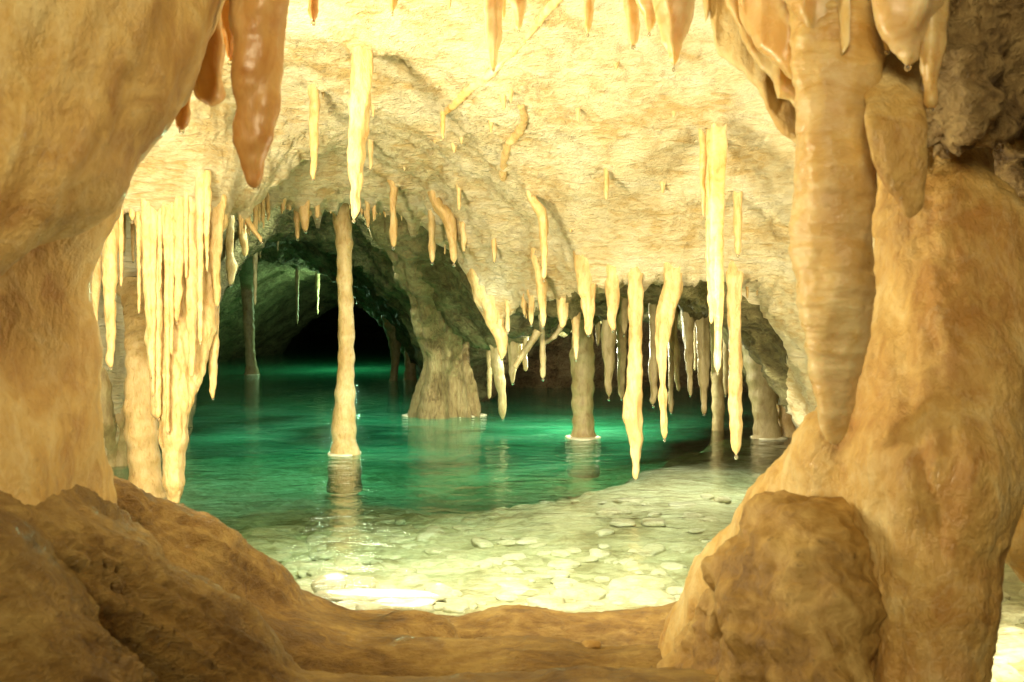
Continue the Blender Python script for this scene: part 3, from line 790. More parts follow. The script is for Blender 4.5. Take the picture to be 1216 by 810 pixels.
# veins crawling over the slope
def vein(pix, w, label, mat='stal'):
    P = []
    for px, py in pix:
        d = ceil_hit(px, py) or 3.0
        P.append((px, py, d + .004, w * (1 + .25 * math.sin(px))))
    o = tube('calcite_vein', P, M[mat], na=.2); tag(o, label, 'calcite vein'); recenter(o, pt(*P[0][:3])); return o
vein([(668, -8), (648, 14), (632, 36), (614, 58), (596, 74), (580, 90), (560, 104), (543, 121), (527, 134)], 9, 'long orange calcite vein running diagonally down the slope', 'drape')
S(526, 130, 166, 6, 'drip at the lower end of the long orange vein', w2=4, drop=False, mat='drape', flare=1.4)
vein([(618, 124), (622, 140), (617, 156), (605, 170), (599, 190), (598, 212)], 8, 'short curved calcite vein in the middle of the slope', 'stal')
0 and vein([(402, 96), (388, 106), (372, 112), (350, 124), (333, 128)], 7, 'faint calcite vein beside the slim stalactite of the slope', 'stal')
0 and vein([(735, 190), (728, 200), (716, 204)], 5, 'faint short vein beside the lone straw', 'stal')

# ------------------------------------------------------------------ columns standing in the pool
def column(prof, base_px, label, mat='stal', rimw=None, base_y=None, seg=26, na=.07, ripple=.03, thick=.95, flutes=0, fa=0, name='column', seed=None):
    y = base_y; _, dw = on_water(base_px, y)
    P = [(a, b_, c, (e[0] if e else dw)) for a, b_, c, *e in prof]
    P.append((P[-1][0] + 45, P[-1][1] - 2, P[-1][2] + 2, P[-1][3]))
    o = loft(name, P, M[mat], seg=seg, noise_amp=na, ripple=ripple, step=2.2, tip=False, thick=thick, flutes=flutes, flute_amp=fa, seed=rnd.random() * 20 if seed is None else seed)
    tag(o, label, 'column')
    recenter(o, on_water(base_px, y)[0])
    if rimw: rim(o, base_px, y, rimw, seed=base_px)
    return o
column([(205, 380, 424), (232, 389, 418), (248, 394, 416), (290, 399, 419), (340, 401, 419), (400, 402, 420), (440, 401, 421), (470, 398, 422), (500, 394, 423), (520, 393, 423), (538, 396, 423)],
       409, 'tall slender cream column standing alone in the green water', rimw=33, base_y=539, seg=30)
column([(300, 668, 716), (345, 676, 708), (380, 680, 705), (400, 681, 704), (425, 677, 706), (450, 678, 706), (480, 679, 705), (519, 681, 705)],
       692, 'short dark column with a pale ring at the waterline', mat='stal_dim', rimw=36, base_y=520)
pil = [(225, 420, 530, 5.5), (250, 436, 528, 5.7), (285, 452, 535, 6.1), (320, 470, 538, 6.5), (350, 485, 545, 6.8), (380, 497, 550, 7.0), (400, 504, 556, 7.1), (425, 509, 558, 7.2), (445, 506, 560, 7.25), (468, 498, 563, 7.3), (491, 487, 568, 7.3)]
o = column(pil, 527, 'great fluted flowstone pillar fanning out under the arch', mat='pillar', base_y=492, seg=110, thick=.75, flutes=9, fa=.11, na=.14, name='flowstone_pillar')
rim(o, 511, 492, 56, 3); rim(o, 548, 493, 46, 8)
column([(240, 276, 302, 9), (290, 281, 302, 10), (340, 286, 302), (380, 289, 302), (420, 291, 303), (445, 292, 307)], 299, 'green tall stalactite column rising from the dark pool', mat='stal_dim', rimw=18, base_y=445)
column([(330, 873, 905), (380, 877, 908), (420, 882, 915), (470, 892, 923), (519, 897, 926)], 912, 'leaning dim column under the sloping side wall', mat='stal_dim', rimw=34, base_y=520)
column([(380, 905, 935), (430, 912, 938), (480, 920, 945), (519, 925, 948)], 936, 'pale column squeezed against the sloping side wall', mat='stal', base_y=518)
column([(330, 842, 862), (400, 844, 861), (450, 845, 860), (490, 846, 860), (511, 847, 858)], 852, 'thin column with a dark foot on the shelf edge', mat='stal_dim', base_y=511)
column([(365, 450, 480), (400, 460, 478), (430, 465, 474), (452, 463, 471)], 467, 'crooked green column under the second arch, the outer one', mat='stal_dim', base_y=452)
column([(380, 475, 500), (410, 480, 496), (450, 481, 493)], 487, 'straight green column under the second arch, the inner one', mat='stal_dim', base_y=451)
# left wall columns
column([(330, 140, 200, 4.6), (370, 148, 192, 4.35), (420, 150, 186), (480, 148, 188), (540, 152, 190), (590, 156, 192)], 172, 'thick rough column standing behind the cream curtain', base_y=590, seg=40, na=.09, mat='stal')
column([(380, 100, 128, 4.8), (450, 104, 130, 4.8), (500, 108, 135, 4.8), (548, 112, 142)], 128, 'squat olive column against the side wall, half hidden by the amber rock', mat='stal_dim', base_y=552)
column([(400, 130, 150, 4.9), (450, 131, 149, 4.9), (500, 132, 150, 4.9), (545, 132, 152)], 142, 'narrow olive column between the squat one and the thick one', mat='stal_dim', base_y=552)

# ------------------------------------------------------------------ cream curtain of fused stalactites, cluster beside it
cur = []
D = 3.68
def cc(*pts):
    for a, b_ in zip(pts[:-1], pts[1:]): cur.append((a, b_))
cc((168, 222, D, 15), (178, 300, D, 9), (185, 400, D, 11), (190, 490, D, 9))
cc((185, 225, D + .02, 18), (196, 330, D + .02, 14), (200, 440, D, 14), (206, 520, D, 15), (207, 575, D, 11), (207, 594, D, 7))
cc((212, 235, D + .04, 16), (211, 330, D + .02, 10), (210, 440, D, 13), (207, 520, D, 14))
cc((230, 250, D + .08, 15), (232, 330, D + .06, 11), (228, 400, D + .04, 12), (218, 455, D + .02, 12), (210, 500, D, 12))
cc((250, 262, D + .1, 14), (249, 330, D + .1, 10), (246, 390, D + .08, 10), (235, 440, D + .05, 8), (222, 480, D, 8))
cc((140, 214, D - .03, 15), (175, 222, D - .02, 17), (212, 236, D, 17), (258, 262, D + .1, 14))
cc((150, 190, D + .1, 20), (200, 205, D + .15, 22), (255, 238, D + .25, 18))
V, Q = sdf_mesh(cur, .0065, k=.02)
V = displace(V, Q, lambda V, N: .0045 * fbm(V * np.array([26, 26, 12]), 4) + .003 * ridge(V * np.array([40, 40, 14]), 2))
o = mesh_obj('stalactite_curtain', V, Q, M['stal']); tag(o, 'large cream curtain of fused stalactites tapering to one low tip', 'drapery'); recenter(o, pt(205, 225, D))
S(130, 205, 437, 20, 'long separate cream stalactite outermost of the curtain group', tx=131, w2=9, d=3.58, mids=[(260, 130, 22), (320, 131, 17), (380, 131, 12)])
S(157, 210, 263, 12, 'short thick drip in the hollow of the curtain group', w2=7, d=3.6, mids=[(235, 156, 11)])
S(158, 230, 311, 6, 'thin translucent straw in the hollow of the curtain group', w2=4, d=3.75)
S(147, 220, 300, 7, 'pale thin stalactite behind the outermost long one', w2=4, d=3.8, drop=False)
S(165, 225, 318, 6, 'second thin straw in the hollow beside the ribbed front spike', w2=4, d=3.7, drop=False)
S(175, 225, 448, 15, 'long ribbed spike in front of the curtain, ending in a fine tip', tx=181, w2=6, d=3.6, mids=[(280, 174, 13), (340, 176, 11), (400, 180, 8)])
S(197, 232, 296, 13, 'short cone high on the curtain face', w2=8, d=3.6)
S(213, 235, 383, 14, 'medium cone on the curtain face with a dark tip', tx=210, w2=6, d=3.61, mids=[(280, 213, 14), (330, 212, 10)])
S(229, 255, 446, 19, 'longest cone on the curtain face', tx=228, w2=5, d=3.64, mids=[(300, 229, 18), (350, 229, 16), (400, 229, 10)])
S(256, 262, 364, 16, 'outer stalactite of the curtain beside the dark arch, upper one', tx=258, w2=6, d=3.72, mids=[(300, 255, 14), (330, 257, 10)])
S(251, 300, 473, 14, 'outer stalactite of the curtain beside the dark arch, longest one', tx=253, w2=6, d=3.8, mids=[(360, 255, 12), (420, 254, 11), (450, 253, 9)], flare=1.0)
for px, a, b_, w_, lb in ((144, 218, 340, 7, 'fine strand between the two outermost thick ones'), (165, 226, 372, 7, 'fine strand on the hollow side of the ribbed front spike'), (190, 232, 345, 8, 'fine strand over the upper face of the curtain'),
                     (204, 238, 420, 8, 'long fine strand down the middle of the curtain face'), (221, 248, 330, 7, 'fine strand beside the longest cone of the curtain'), (238, 256, 408, 9, 'fine ribbed strand between the longest cone and the outer spikes'),
                     (246, 262, 322, 7, 'short fine strand near the outer spikes of the curtain'), (182, 300, 470, 8, 'thin strand low down between ribbed spike and low slim cone'), (199, 300, 515, 8, 'thin strand running almost to the low tip of the curtain'),
                     (122, 225, 300, 7, 'fine strand tucked beside the outermost long cream stalactite')):
    S(px, a, b_, w_, lb, w2=w_ * .5, d=3.6, flare=1.5)
S(113, 240, 390, 16, 'pale stalactite half behind the amber rock edge', w2=7, d=3.7, mids=[(300, 113, 15)])
S(187, 330, 497, 12, 'slim cone low on the curtain ending over the water', tx=188, w2=7, d=3.62, flare=.9)
S(110, 262, 480, 12, 'dim thin stalactite low behind the amber rock edge', w2=6, d=4.2, drop=False, mat='stal_dim')

# ------------------------------------------------------------------ foreground: amber flowstone left
def folds(V, N, amp=.012):
    px, py, d = proj(V)
    u = (px * .90 - (py) * -.42)                     # folds fall towards the lower left
    w = fbm(np.stack([V[:, 0] * 3, V[:, 1] * 3, V[:, 2] * 1.5], -1), 2) * 24
    s = np.abs(((u + w) / 62.0) % 1 - .5) * 2
    return amp * (s ** .7 - .5)
left = [((60, -330, 1.30, 200), (78, -60, 1.28, 176)), ((78, -60, 1.28, 176), (66, 40, 1.25, 160)), ((66, 40, 1.25, 160), (18, 165, 1.2, 122)),
        ((18, 165, 1.2, 122), (-70, 270, 1.12, 88)), ((40, 110, 1.42, 108), (52, 220, 1.42, 74)), ((52, 220, 1.42, 74), (2, 310, 1.42, 90)),
        ((2, 310, 1.45, 90), (8, 420, 1.45, 94)), ((8, 420, 1.45, 94), (6, 500, 1.45, 92)), ((6, 500, 1.45, 92), (70, 640, 1.58, 80)), ((6, 500, 1.45, 92), (20, 700, 1.5, 100)), ((-40, 300, 1.38, 80), (-30, 700, 1.35, 110))]
V, Q = sdf_mesh(left, .009, k=.035)
def dl(V, N):
    px, py, d = proj(V)
    up = 1 / (1 + np.exp((py - (300 - px * .6)) / 18))
    return up * folds(V, N, .011) + .006 * fbm(V * np.array([18, 18, 5]), 3) * up + .012 * fbm(V * np.array([6, 6, 2.5]), 3) + .0015 * fbm(V * 60, 2) + (1 - up) * (.0018 * fbm(V * np.array([9, 9, 50]), 3))
V = displace(V, Q, dl)
o = mesh_obj('flowstone_column', V, Q, M['front']); tag(o, 'massive amber flowstone column with hanging folds merging into the furrowed mound', 'column'); recenter(o, pt(0, 700, 1.45))

# ledge and mound
fl = [((40, 612, 1.75, 60), (130, 640, 1.85, 62)), ((130, 640, 1.85, 62), (205, 672, 1.95, 62)), ((205, 672, 1.95, 62), (285, 712, 2.1, 52)), ((285, 712, 2.1, 52), (352, 748, 2.25, 38)), ((352, 748, 2.25, 38), (400, 765, 2.3, 34)),
      ((-60, 540, 1.35, 90), (20, 650, 1.45, 84)), ((20, 650, 1.45, 84), (120, 745, 1.5, 80)), ((120, 745, 1.5, 80), (240, 850, 1.5, 84)),
      ((-60, 720, 1.15, 130), (60, 880, 1.15, 140)),
      ((120, 720, 1.7, 60), (330, 810, 1.9, 60)),
      ((100, 800, 1.9, 110), (420, 830, 2.15, 95)),
      ((400, 795, 2.25, 62), (620, 797, 2.3, 70)), ((620, 797, 2.3, 70), (860, 790, 2.3, 72)),
      ((860, 790, 2.3, 72), (1000, 800, 2.1, 72)),
      ((350, 850, 1.95, 90), (620, 860, 1.95, 92)), ((620, 860, 1.95, 92), (980, 860, 1.9, 92)),
      ((200, 960, 1.5, 150), (1000, 960, 1.5, 150)),
      ((482, 752, 2.15, 24), (520, 756, 2.15, 22))]
fl += [((-20, 640, 1.30, 62), (90, 690, 1.38, 66)), ((90, 690, 1.38, 66), (240, 790, 1.5, 78)), ((60, 680, 1.62, 80), (230, 800, 1.72, 85)), ((0, 600, 1.5, 90), (100, 690, 1.6, 80))]
V, Q = sdf_mesh(fl, .011, k=.075, cut=(np.array([-2, .7, -.6]), np.array([2, 3, 2])))
def df(V, N):
    px, py, d = proj(V)
    r = np.stack([V[:, 0] * 5 + V[:, 2] * 6, V[:, 1] * 13, V[:, 2] * 14], -1)
    lft = np.clip((420 - px) / 200, 0, 1)
    a = np.stack([(px * -.5 + py * .87) / 15, (px * .87 + py * .5) / 190, d * 3], -1)      # furrows running down the mound
    return .012 * fbm(V * 4, 2) + (1 - lft * .7) * .009 * fbm(r, 4) + lft * .012 * np.clip((px - 10) / 150, .3, 1) * ridge(a, 4) + .0025 * fbm(V * 60, 3)
V = displace(V, Q, df)
o = mesh_obj('cave_floor', V, Q, M['floor']); tag(o, 'brown rock ledge and furrowed mound in front of the pool', kind='structure')
def stone(c, rx, ry, rz, mat, label, group=None, name='stone', rot=0, seed=0, ang=.5):
    import bmesh
    bm = bmesh.new(); bmesh.ops.create_icosphere(bm, subdivisions=3, radius=1)
    V = np.array([v.co[:] for v in bm.verts])
    p = 2.7
    V = V / ((np.abs(V) ** p).sum(1, keepdims=True) ** (1 / p)) * (.9)
    V = V * (1 + .32 * fbm(V * .9 + seed * 3.3, 2)[:, None]) + 0
    V = V * (1 + .05 * fbm(V * 4 + seed, 2)[:, None])
    R = np.array([[math.cos(rot), -math.sin(rot), 0], [math.sin(rot), math.cos(rot), 0], [0, 0, 1]])
    V = (V * np.array([rx, ry, rz])) @ R.T
    for v, q_ in zip(bm.verts, V): v.co = q_
    me = bpy.data.meshes.new(name)
    for f in bm.faces: f.smooth = True
    bm.to_mesh(me); bm.free(); me.materials.append(mat)
    o = bpy.data.objects.new(name, me); COL.objects.link(o); o.location = c
    tag(o, label, 'stone', group); return o
c, _ = on_water(703, 768, .155)
c[2] -= .0
LEDGE_PEB = c

# ------------------------------------------------------------------ foreground right
rb = [((1110, 120, 1.66, 60), (1112, 300, 1.52, 74)), ((1230, 300, 1.8, 90), (1150, 400, 1.5, 90)), ((1140, 300, 1.5, 86), (1140, 330, 1.5, 92)), ((1140, 300, 1.5, 92), (1128, 450, 1.45, 100)), ((1128, 450, 1.45, 100), (1112, 560, 1.4, 98)), ((1112, 560, 1.4, 98), (1100, 700, 1.38, 73)), ((1100, 700, 1.38, 73), (1085, 900, 1.38, 72)),
      ((1066, 400, 1.52, 30), (1000, 540, 1.52, 52)), ((1000, 540, 1.52, 52), (940, 625, 1.65, 62)), ((940, 625, 1.65, 62), (890, 705, 1.8, 70)), ((890, 705, 1.8, 70), (850, 780, 1.9, 70)),
      ((1060, 560, 1.5, 60), (1000, 700, 1.5, 80))]
V, Q = sdf_mesh(rb, .009, k=.035)
def dr(V, N):
    px, py, d = proj(V)
    edge = np.abs(px - (1045 + (py - 330) * .22))
    seam = np.where((py > 280) & (py < 640), np.exp(-(edge / 14) ** 2), 0)
    return .009 * fbm(V * np.array([6, 6, 2.5]), 3) + .0016 * fbm(V * 110, 2) + .0055 * ridge(V * np.array([13, 13, 2.2]) + 5, 3) + .0018 * ridge(V * np.array([26, 26, 10]), 3) + .009 * seam + .0018 * fbm(V * 60, 3)
V = displace(V, Q, dr)
o = mesh_obj('flowstone_column', V, Q, M['front']); tag(o, 'broad tan flowstone column with a buttress foot beside the ribbed stalactite', 'column'); recenter(o, pt(1090, 800, 1.4))

mb = [((915, 625, 1.48, 34), (985, 640, 1.45, 50)), ((880, 690, 1.5, 44), (960, 680, 1.42, 70)), ((960, 680, 1.42, 70), (965, 800, 1.35, 72)), ((890, 735, 1.42, 46), (900, 800, 1.4, 58)), ((850, 730, 1.55, 34), (840, 780, 1.6, 50)),
      ((1000, 740, 1.38, 34), (1000, 860, 1.36, 40)), ((830, 800, 1.6, 50), (960, 860, 1.4, 80))]
V, Q = sdf_mesh(mb, .008, k=.022)
V = displace(V, Q, lambda V, N: .018 * fbm(V * 7, 4) + .006 * ridge(V * np.array([12, 12, 30]), 3) + .005 * fbm(V * 45, 3))
o = mesh_obj('flowstone_mound', V, Q, M['mound']); tag(o, 'lumpy dark brown flowstone mound at the foot of the broad tan column', 'rock mound'); recenter(o, pt(950, 800, 1.4))

rib = [(-260, 900, 1080, 1.45), (-60, 925, 1060, 1.38), (20, 938, 1048, 1.34), (80, 944, 1040, 1.32), (150, 945, 1036, 1.32), (230, 944, 1037, 1.32), (300, 945, 1037, 1.32), (350, 951, 1036, 1.32), (400, 958, 1030, 1.33),
       (440, 966, 1024, 1.34), (480, 972, 1013, 1.35), (505, 977, 1006, 1.36), (520, 982, 1000, 1.36), (526, 988, 995, 1.36)]
o = loft('stalactite', rib, M['front_rib'], seg=80, noise_amp=.07, ripple=.0, step=2.2, seed=4, thick=.9, flutes=3, flute_amp=.03)
tag(o, 'huge ribbed blunt stalactite hanging before the broad tan column', 'stalactite')
def ribdisp(o, amp, freq):
    me = o.data; n = len(me.vertices); c = np.zeros(n * 3, np.float32); me.vertices.foreach_get('co', c); c = c.reshape(-1, 3)
    nn = np.zeros(n * 3, np.float32); me.vertices.foreach_get('normal', nn); nn = nn.reshape(-1, 3)
    dd = amp * np.sin(c[:, 2] * freq + 9 * fbm(c * np.array([4, 4, 6]), 3)) * (.5 + fbm(c * 5, 2)) + .0022 * fbm(c * np.array([9, 9, 55]), 3) + .004 * fbm(c * np.array([14, 14, 8]), 3)
    me.vertices.foreach_set('co', (c + nn * dd[:, None]).ravel()); me.update()
ribdisp(o, .0011, 190); recenter(o, pt(990, -260, 1.45))

o = loft('stalactite', [(-60, 1040, 1090, 1.48), (40, 1034, 1088, 1.42), (90, 1027, 1092, 1.32), (120, 1026, 1097, 1.27), (150, 1027, 1100, 1.24), (190, 1034, 1100, 1.24), (215, 1045, 1099, 1.24), (238, 1062, 1099, 1.24), (252, 1070, 1096, 1.24), (258, 1074, 1086, 1.24), (260, 1077, 1081, 1.24)],
         M['front'], seg=60, noise_amp=.07, step=1.5, seed=11, thick=.36)
tag(o, 'flat orange drapery tooth with an angled cut tip before the rough rock', 'stalactite'); recenter(o, pt(1065, 0, 1.3))
TOOTH = {1105: [(0, 1104, 40), (60, 1105, 28), (95, 1106, 18), (120, 1106, 13)], 1078: [(0, 1078, 80), (30, 1078, 58), (55, 1078, 32), (72, 1078, 20)], 1052: [(0, 1052, 34), (40, 1053, 20)]}
for (px, tip, w, tx, w2, lab, dd) in ((1105, 128, 22, 1106, 12, 'yellow stubby drip on the rough dark rock', 1.24), (1078, 78, 46, 1078, 16, 'wide yellow tooth high on the rough dark rock', 1.24), (1052, 60, 22, 1054, 12, 'small yellow stub above the flat orange tooth', 1.27)):
    high(px, tip, w, lab, dd, tx=tx, w2=w2, mat='drape', mids=TOOTH[px])
# rough rock overhang
rk = [((1150, -260, 1.55, 160), (1175, 0, 1.5, 110)), ((1175, 0, 1.5, 110), (1140, 130, 1.42, 62)), ((1260, -100, 1.5, 130), (1260, 60, 1.48, 100)), ((1090, 60, 1.5, 50), (1122, 165, 1.42, 34)), ((1250, 80, 1.46, 70), (1185, 120, 1.44, 50)),
      ((1080, -100, 1.5, 110), (1060, 20, 1.5, 55)), ((1235, 130, 1.8, 100), (1250, 270, 1.8, 100))]
V, Q = sdf_mesh(rk, .010, k=.03)
V = displace(V, Q, lambda V, N: .035 * fbm(V * 8, 4) + .016 * ridge(V * 20, 3) + .005 * fbm(V * 60, 2))
o = mesh_obj('rock_overhang', V, Q, M['rough']); tag(o, 'rough dark pitted rock overhang above a black crevice', 'rock'); recenter(o, pt(1160, -100, 1.7))
# bulge beside the broad column
V, Q = sdf_mesh([((1260, 420, 1.7, 60), (1255, 560, 1.7, 62)), ((1255, 560, 1.7, 62), (1240, 630, 1.65, 52)), ((1240, 630, 1.65, 52), (1250, 660, 1.65, 46)), ((1290, 330, 1.8, 60), (1260, 420, 1.7, 60))], .010, k=.03)
V = displace(V, Q, lambda V, N: .014 * fbm(V * 7, 4) + .004 * ridge(V * 22, 3))
o = mesh_obj('flowstone_bulge', V, Q, M['front']); tag(o, 'rounded amber bulge hanging over the shallows beyond the broad tan column', 'rock'); recenter(o, pt(1250, 640, 1.65))

# folded draperies
def drapery(edge, d0, d1, label, topy=-260, th=.010, wav=.012, mat='drape', seed=0):
    E = np.array(edge, float)
    s = np.concatenate([[0], np.cumsum(np.hypot(np.diff(E[:, 0]), np.diff(E[:, 1])))])
    q = np.linspace(0, s[-1], 110); ex = np.interp(q, s, E[:, 0]); ey = np.interp(q, s, E[:, 1])
    ey = ey + .8 * np.sin(q * .15 + seed) + 3 * np.array([float(vnoise(np.array([a * .12, seed, .5]))) for a in q])
    dq = np.linspace(d0, d1, 110)
    rows_f, rows_b = [], []
    nr = 60
    for j in range(nr):
        f = j / (nr - 1)
        P = []
        for i in range(110):
            y = topy + (ey[i] - topy) * f ** .8
            x = ex[i] + (1 - f) * -30 * 0
            p = pt(x, y, dq[i]); p[1] += wav * math.sin(q[i] * .045 + seed + 1.2 * f) + .0025 * math.sin(q[i] * .13 + f * 3)
            P.append(p)
        P = np.array(P)
        t = th * (1.6 - .9 * f)
        if j == nr - 1: t = th * .35
        rows_f.append(P - np.array([0, t, 0])); rows_b.append(P + np.array([0, t, 0]))
    ring = []
    for j in range(nr): ring.append(np.concatenate([rows_f[j], rows_b[j][::-1]]))
    V = np.concatenate(ring); Q = grid_faces(nr, 220, True)
    # close the bottom
    b0 = (nr - 1) * 220
    bot = np.array([(b0 + i, b0 + i + 1, b0 + 218 - i, b0 + 219 - i) for i in range(109)])
    Q = np.concatenate([Q, bot])
    V = V + (fbm(V * 16 + seed, 3) * .004)[:, None] * np.array([0, 1, .3])
    o = mesh_obj('drapery', V, Q, M[mat]); tag(o, label, 'drapery'); recenter(o, pt(ex[0], topy, d0))
    import bmesh
    bm = bmesh.new(); bm.from_mesh(o.data); bmesh.ops.recalc_face_normals(bm, faces=bm.faces); bm.to_mesh(o.data); bm.free()
    return o
drapery([(832, -30), (836, 30), (842, 12), (851, 50), (856, 62), (868, 74), (882, 86), (898, 108), (912, 134), (930, 156), (952, 172)], 1.62, 1.5, 'lowest orange drapery fold reaching the huge ribbed stalactite', seed=1, mat='front')
drapery([(850, -40), (862, 10), (878, 30), (886, 52), (900, 74), (914, 92), (922, 118), (936, 122), (952, 130)], 1.52, 1.42, 'middle thin drapery fold with a notched bright edge', seed=2)
drapery([(868, -60), (884, 20), (900, 58), (918, 78), (934, 90), (950, 96), (966, 70)], 1.44, 1.36, 'smooth pinkish upper drapery fold', seed=3, th=.02)
drapery([(905, -80), (930, 0), (948, 26), (966, 48), (982, 62), (992, 84), (1004, 60)], 1.36, 1.28, 'pale yellow topmost drapery fold over the ribbed stalactite', seed=5, th=.02)

# ------------------------------------------------------------------ stones in the shallows
M['stone'] = calcite('pale_stone', (.55, .50, .32), (.74, .70, .50), (.84, .82, .66), sss=0, rough=.6, bump=.6, bscale=2.5, bdist=.006, speck=.25)
def bz(x, y): return float(bed_z(np.array([x]), np.array([y]))[0])
for (px, py, wx, wy, h, rot, lab) in ((388, 684, .055, .07, .035, .3, 'white wedge shaped stone standing out of the shallows'),
                                   (430, 684, .07, .06, .028, -.2, 'flat pale stone beside the white wedge stone'),
                                   (445, 704, .21, .045, .03, -.08, 'long white slab lying along the near edge of the pool'),
                                   (520, 694, .05, .045, .022, .5, 'small rounded stone beyond the end of the long slab'),
                                   (480, 716, .12, .05, .025, .0, 'broad low slab tucked behind the ledge'),
                                   (1196, 745, .06, .03, .02, .2, 'angular pale stone by the dark gap beyond the tan column'),
                                   (1206, 765, .07, .04, .02, .1, 'flat greenish slab at the foot of the tan column')):
    c, _ = on_water(px, py); stone((c[0], c[1], max(bz(c[0], c[1]), -.05) + h * .35), wx, wy, h, M['stone'], lab, rot=rot, seed=px)
for i in range(250):
    px = rnd.uniform(330, 870); py = 575 + 141 * rnd.random() ** .75
    if i % 10 == 0: px = rnd.uniform(1165, 1230); py = rnd.uniform(660, 800)
    c, d = on_water(px, py)
    r = rnd.uniform(.022, .052)
    z = min(bz(c[0], c[1]), -.012)
    stone((c[0], c[1], z + .002), r * rnd.uniform(1, 1.6), r * rnd.uniform(.7, 1.1), r * rnd.uniform(.25, .45), M['stone'],
          'flat rounded pale stone lying on the bed of the shallows', 'flat stones on the shallow pool bed', rot=rnd.uniform(0, 3), seed=i)

for o in list(COL.objects):
    if o.type == 'MESH' and o.get('category') and o.children:
        e = bpy.data.objects.new(o.name.split('.')[0], None); COL.objects.link(e)
        e.location = o.location; e.empty_display_size = .05
        for k_ in ('label', 'category', 'group', 'kind'):
            if o.get(k_): e[k_] = o[k_]; del o[k_]
        for ch in list(o.children): ch.parent = e
        o.parent = e; o.location = (0, 0, 0); o.name = 'shaft'
me = ceiling.data; n_ = len(me.vertices)
c_ = np.zeros(n_ * 3, np.float32); me.vertices.foreach_get('co', c_); c_ = c_.reshape(-1, 3)
for (x_, y_, z_, w_m) in ROOTS:
    s_ = w_m * .85
    m_ = (np.abs(c_[:, 0] - x_) < 5 * s_) & (np.abs(c_[:, 1] - y_) < 5 * s_) & (np.abs(c_[:, 2] - z_) < .25)
    r_ = np.hypot(c_[m_, 0] - x_, c_[m_, 1] - y_)
    c_[m_, 2] -= 1.5 * w_m * np.exp(-(r_ / s_) ** 1.15) * np.clip((5 * s_ - r_) / (2 * s_), 0, 1)
me.vertices.foreach_set('co', c_.ravel()); me.update()
# ------------------------------------------------------------------ camera
cam = bpy.data.cameras.new('camera'); co = bpy.data.objects.new('camera', cam); COL.objects.link(co)
cam.sensor_width = 36; cam.lens = 36 * F / 1216; cam.clip_start = .02; cam.clip_end = 200
co.location = (0, 0, H); co.rotation_euler = (math.pi / 2 - PITCH, 0, 0)
cam.dof.use_dof = True; cam.dof.focus_distance = 4.6; cam.dof.aperture_fstop = 9.0
SC.camera = co
# pebble on the ledge, dropped onto the surface
dg = bpy.context.evaluated_depsgraph_get()
dirv = Vector(pt(703, 768, 1.0) - np.array([0, 0, H])).normalized()
hit = SC.ray_cast(dg, Vector((0, 0, H)), dirv)
if hit[0]: stone(tuple(hit[1] + Vector((0, 0, .003))), .022, .016, .009, M['mound'], 'small dark brown pebble lying alone on the ledge', name='pebble', seed=2)

# ------------------------------------------------------------------ lights
def light(kind, name, loc, energy, color, size=.3, target=None, spot=None, blend=.6):
    l = bpy.data.lights.new(name, kind); o = bpy.data.objects.new(name, l); COL.objects.link(o)
    l.energy = energy; l.color = color; o.location = loc
    if kind == 'AREA': l.shape = 'DISK'; l.size = size
    else: l.shadow_soft_size = size
    if kind == 'SPOT': l.spot_size = math.radians(spot); l.spot_blend = blend
    if target is not None:
        v = Vector(target) - Vector(loc); o.rotation_euler = v.to_track_quat('-Z', 'Y').to_euler()
    return o
WARM = (1, .85, .54)
light('AREA', 'cave_key_fill', (1.32, 2.0, .45), 26, WARM, .5, (-.6, 4.2, 1.25))
light('AREA', 'cave_key_fill', (-1.30, 1.85, .60), 58, WARM, .5, (.6, 4.3, 1.2))
light('SPOT', 'cave_key_fill', (-.6, 2.0, 1.5), 44, WARM, .12, (-.5, 4.4, .9), 150, .8)  # added overhead fill, evens out the light on the roof slope
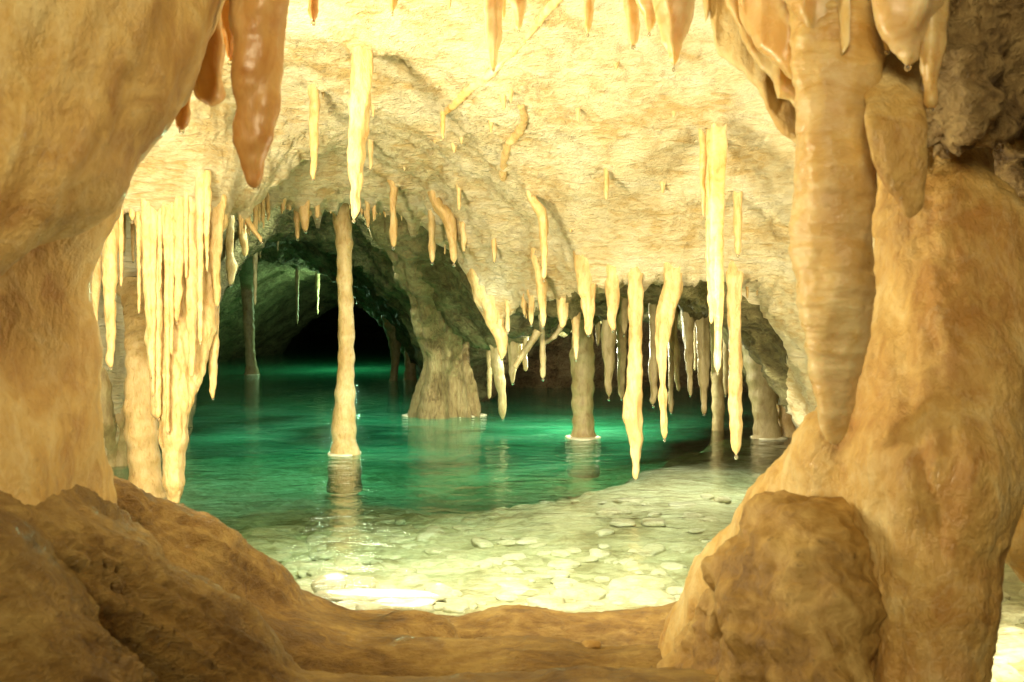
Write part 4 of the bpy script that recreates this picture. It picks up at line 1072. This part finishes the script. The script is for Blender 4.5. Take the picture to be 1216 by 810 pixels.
light('SPOT', 'shallows_fill', (.0, 2.2, 1.57), 190, (1, .93, .68), .08, (.12, 3.5, -.1), 76, .9)  # added light above the frame, brightens the near shallows
light('SPOT', 'shallows_fill', (.553, 4.27, .74), 21, (1, .93, .68), .02, (.62, 4.5, -.2), 150, .8)  # added light concealed by the longest stalactite, brightens the shelf
light('SPOT', 'shallows_fill', (1.008, 4.32, .60), 16, (1, .93, .68), .02, (1.0, 4.6, -.2), 140, .8)  # added light concealed by the knobbly stalactite, brightens the shelf
light('SPOT', 'pool_fill_spot', (-1.2, 2.15, .36), 150, (1, .95, .70), .06, (1.2, 9.0, .10), 30, .8)  # added raking fill for the brown back wall and far pool
light('SPOT', 'pool_fill_spot', (.68, 1.95, .36), 260, (.9, 1, .72), .06, (-1.9, 9.0, .25), 34, .7)  # added raking fill for the arch and the pool at left
light('POINT', 'pool_fill', (.485, 6.45, .55), 42, (1, .98, .70), .04)  # added fill concealed by the short column, lifts the back wall
light('AREA', 'pool_fill', (-.95, 6.1, 1.62), 48, (.88, 1, .72), .6, (-.9, 6.2, 0))  # added soft fill above the lip, brightens the pool bed
light('POINT', 'grotto_fill', (-2.29, 13.0, .88), 42, (.55, 1, .58), .04)  # added green fill for the third wall, stands in for water-tinted light
light('AREA', 'passage_lamp', (-.3, -.9, 1.7), 26, (1, .81, .46), .9, (.1, 1.6, .7))
w = bpy.data.worlds.new('World'); SC.world = w; w.use_nodes = True
bg = w.node_tree.nodes['Background']; bg.inputs[0].default_value = (.9, .62, .30, 1); bg.inputs[1].default_value = .07

SC.view_settings.view_transform = 'Standard'; SC.view_settings.look = 'None'; SC.view_settings.exposure = 0.6; SC.view_settings.gamma = 1
SC.render.engine = 'CYCLES'
cy = SC.cycles
cy.use_denoising = True; cy.use_adaptive_sampling = True; cy.adaptive_threshold = .025
try: cy.denoiser = 'OPENIMAGEDENOISE'
except Exception: pass
cy.max_bounces = 5; cy.diffuse_bounces = 3; cy.glossy_bounces = 3; cy.transmission_bounces = 4; cy.transparent_max_bounces = 8
cy.caustics_reflective = False; cy.caustics_refractive = False
cy.sample_clamp_indirect = 6
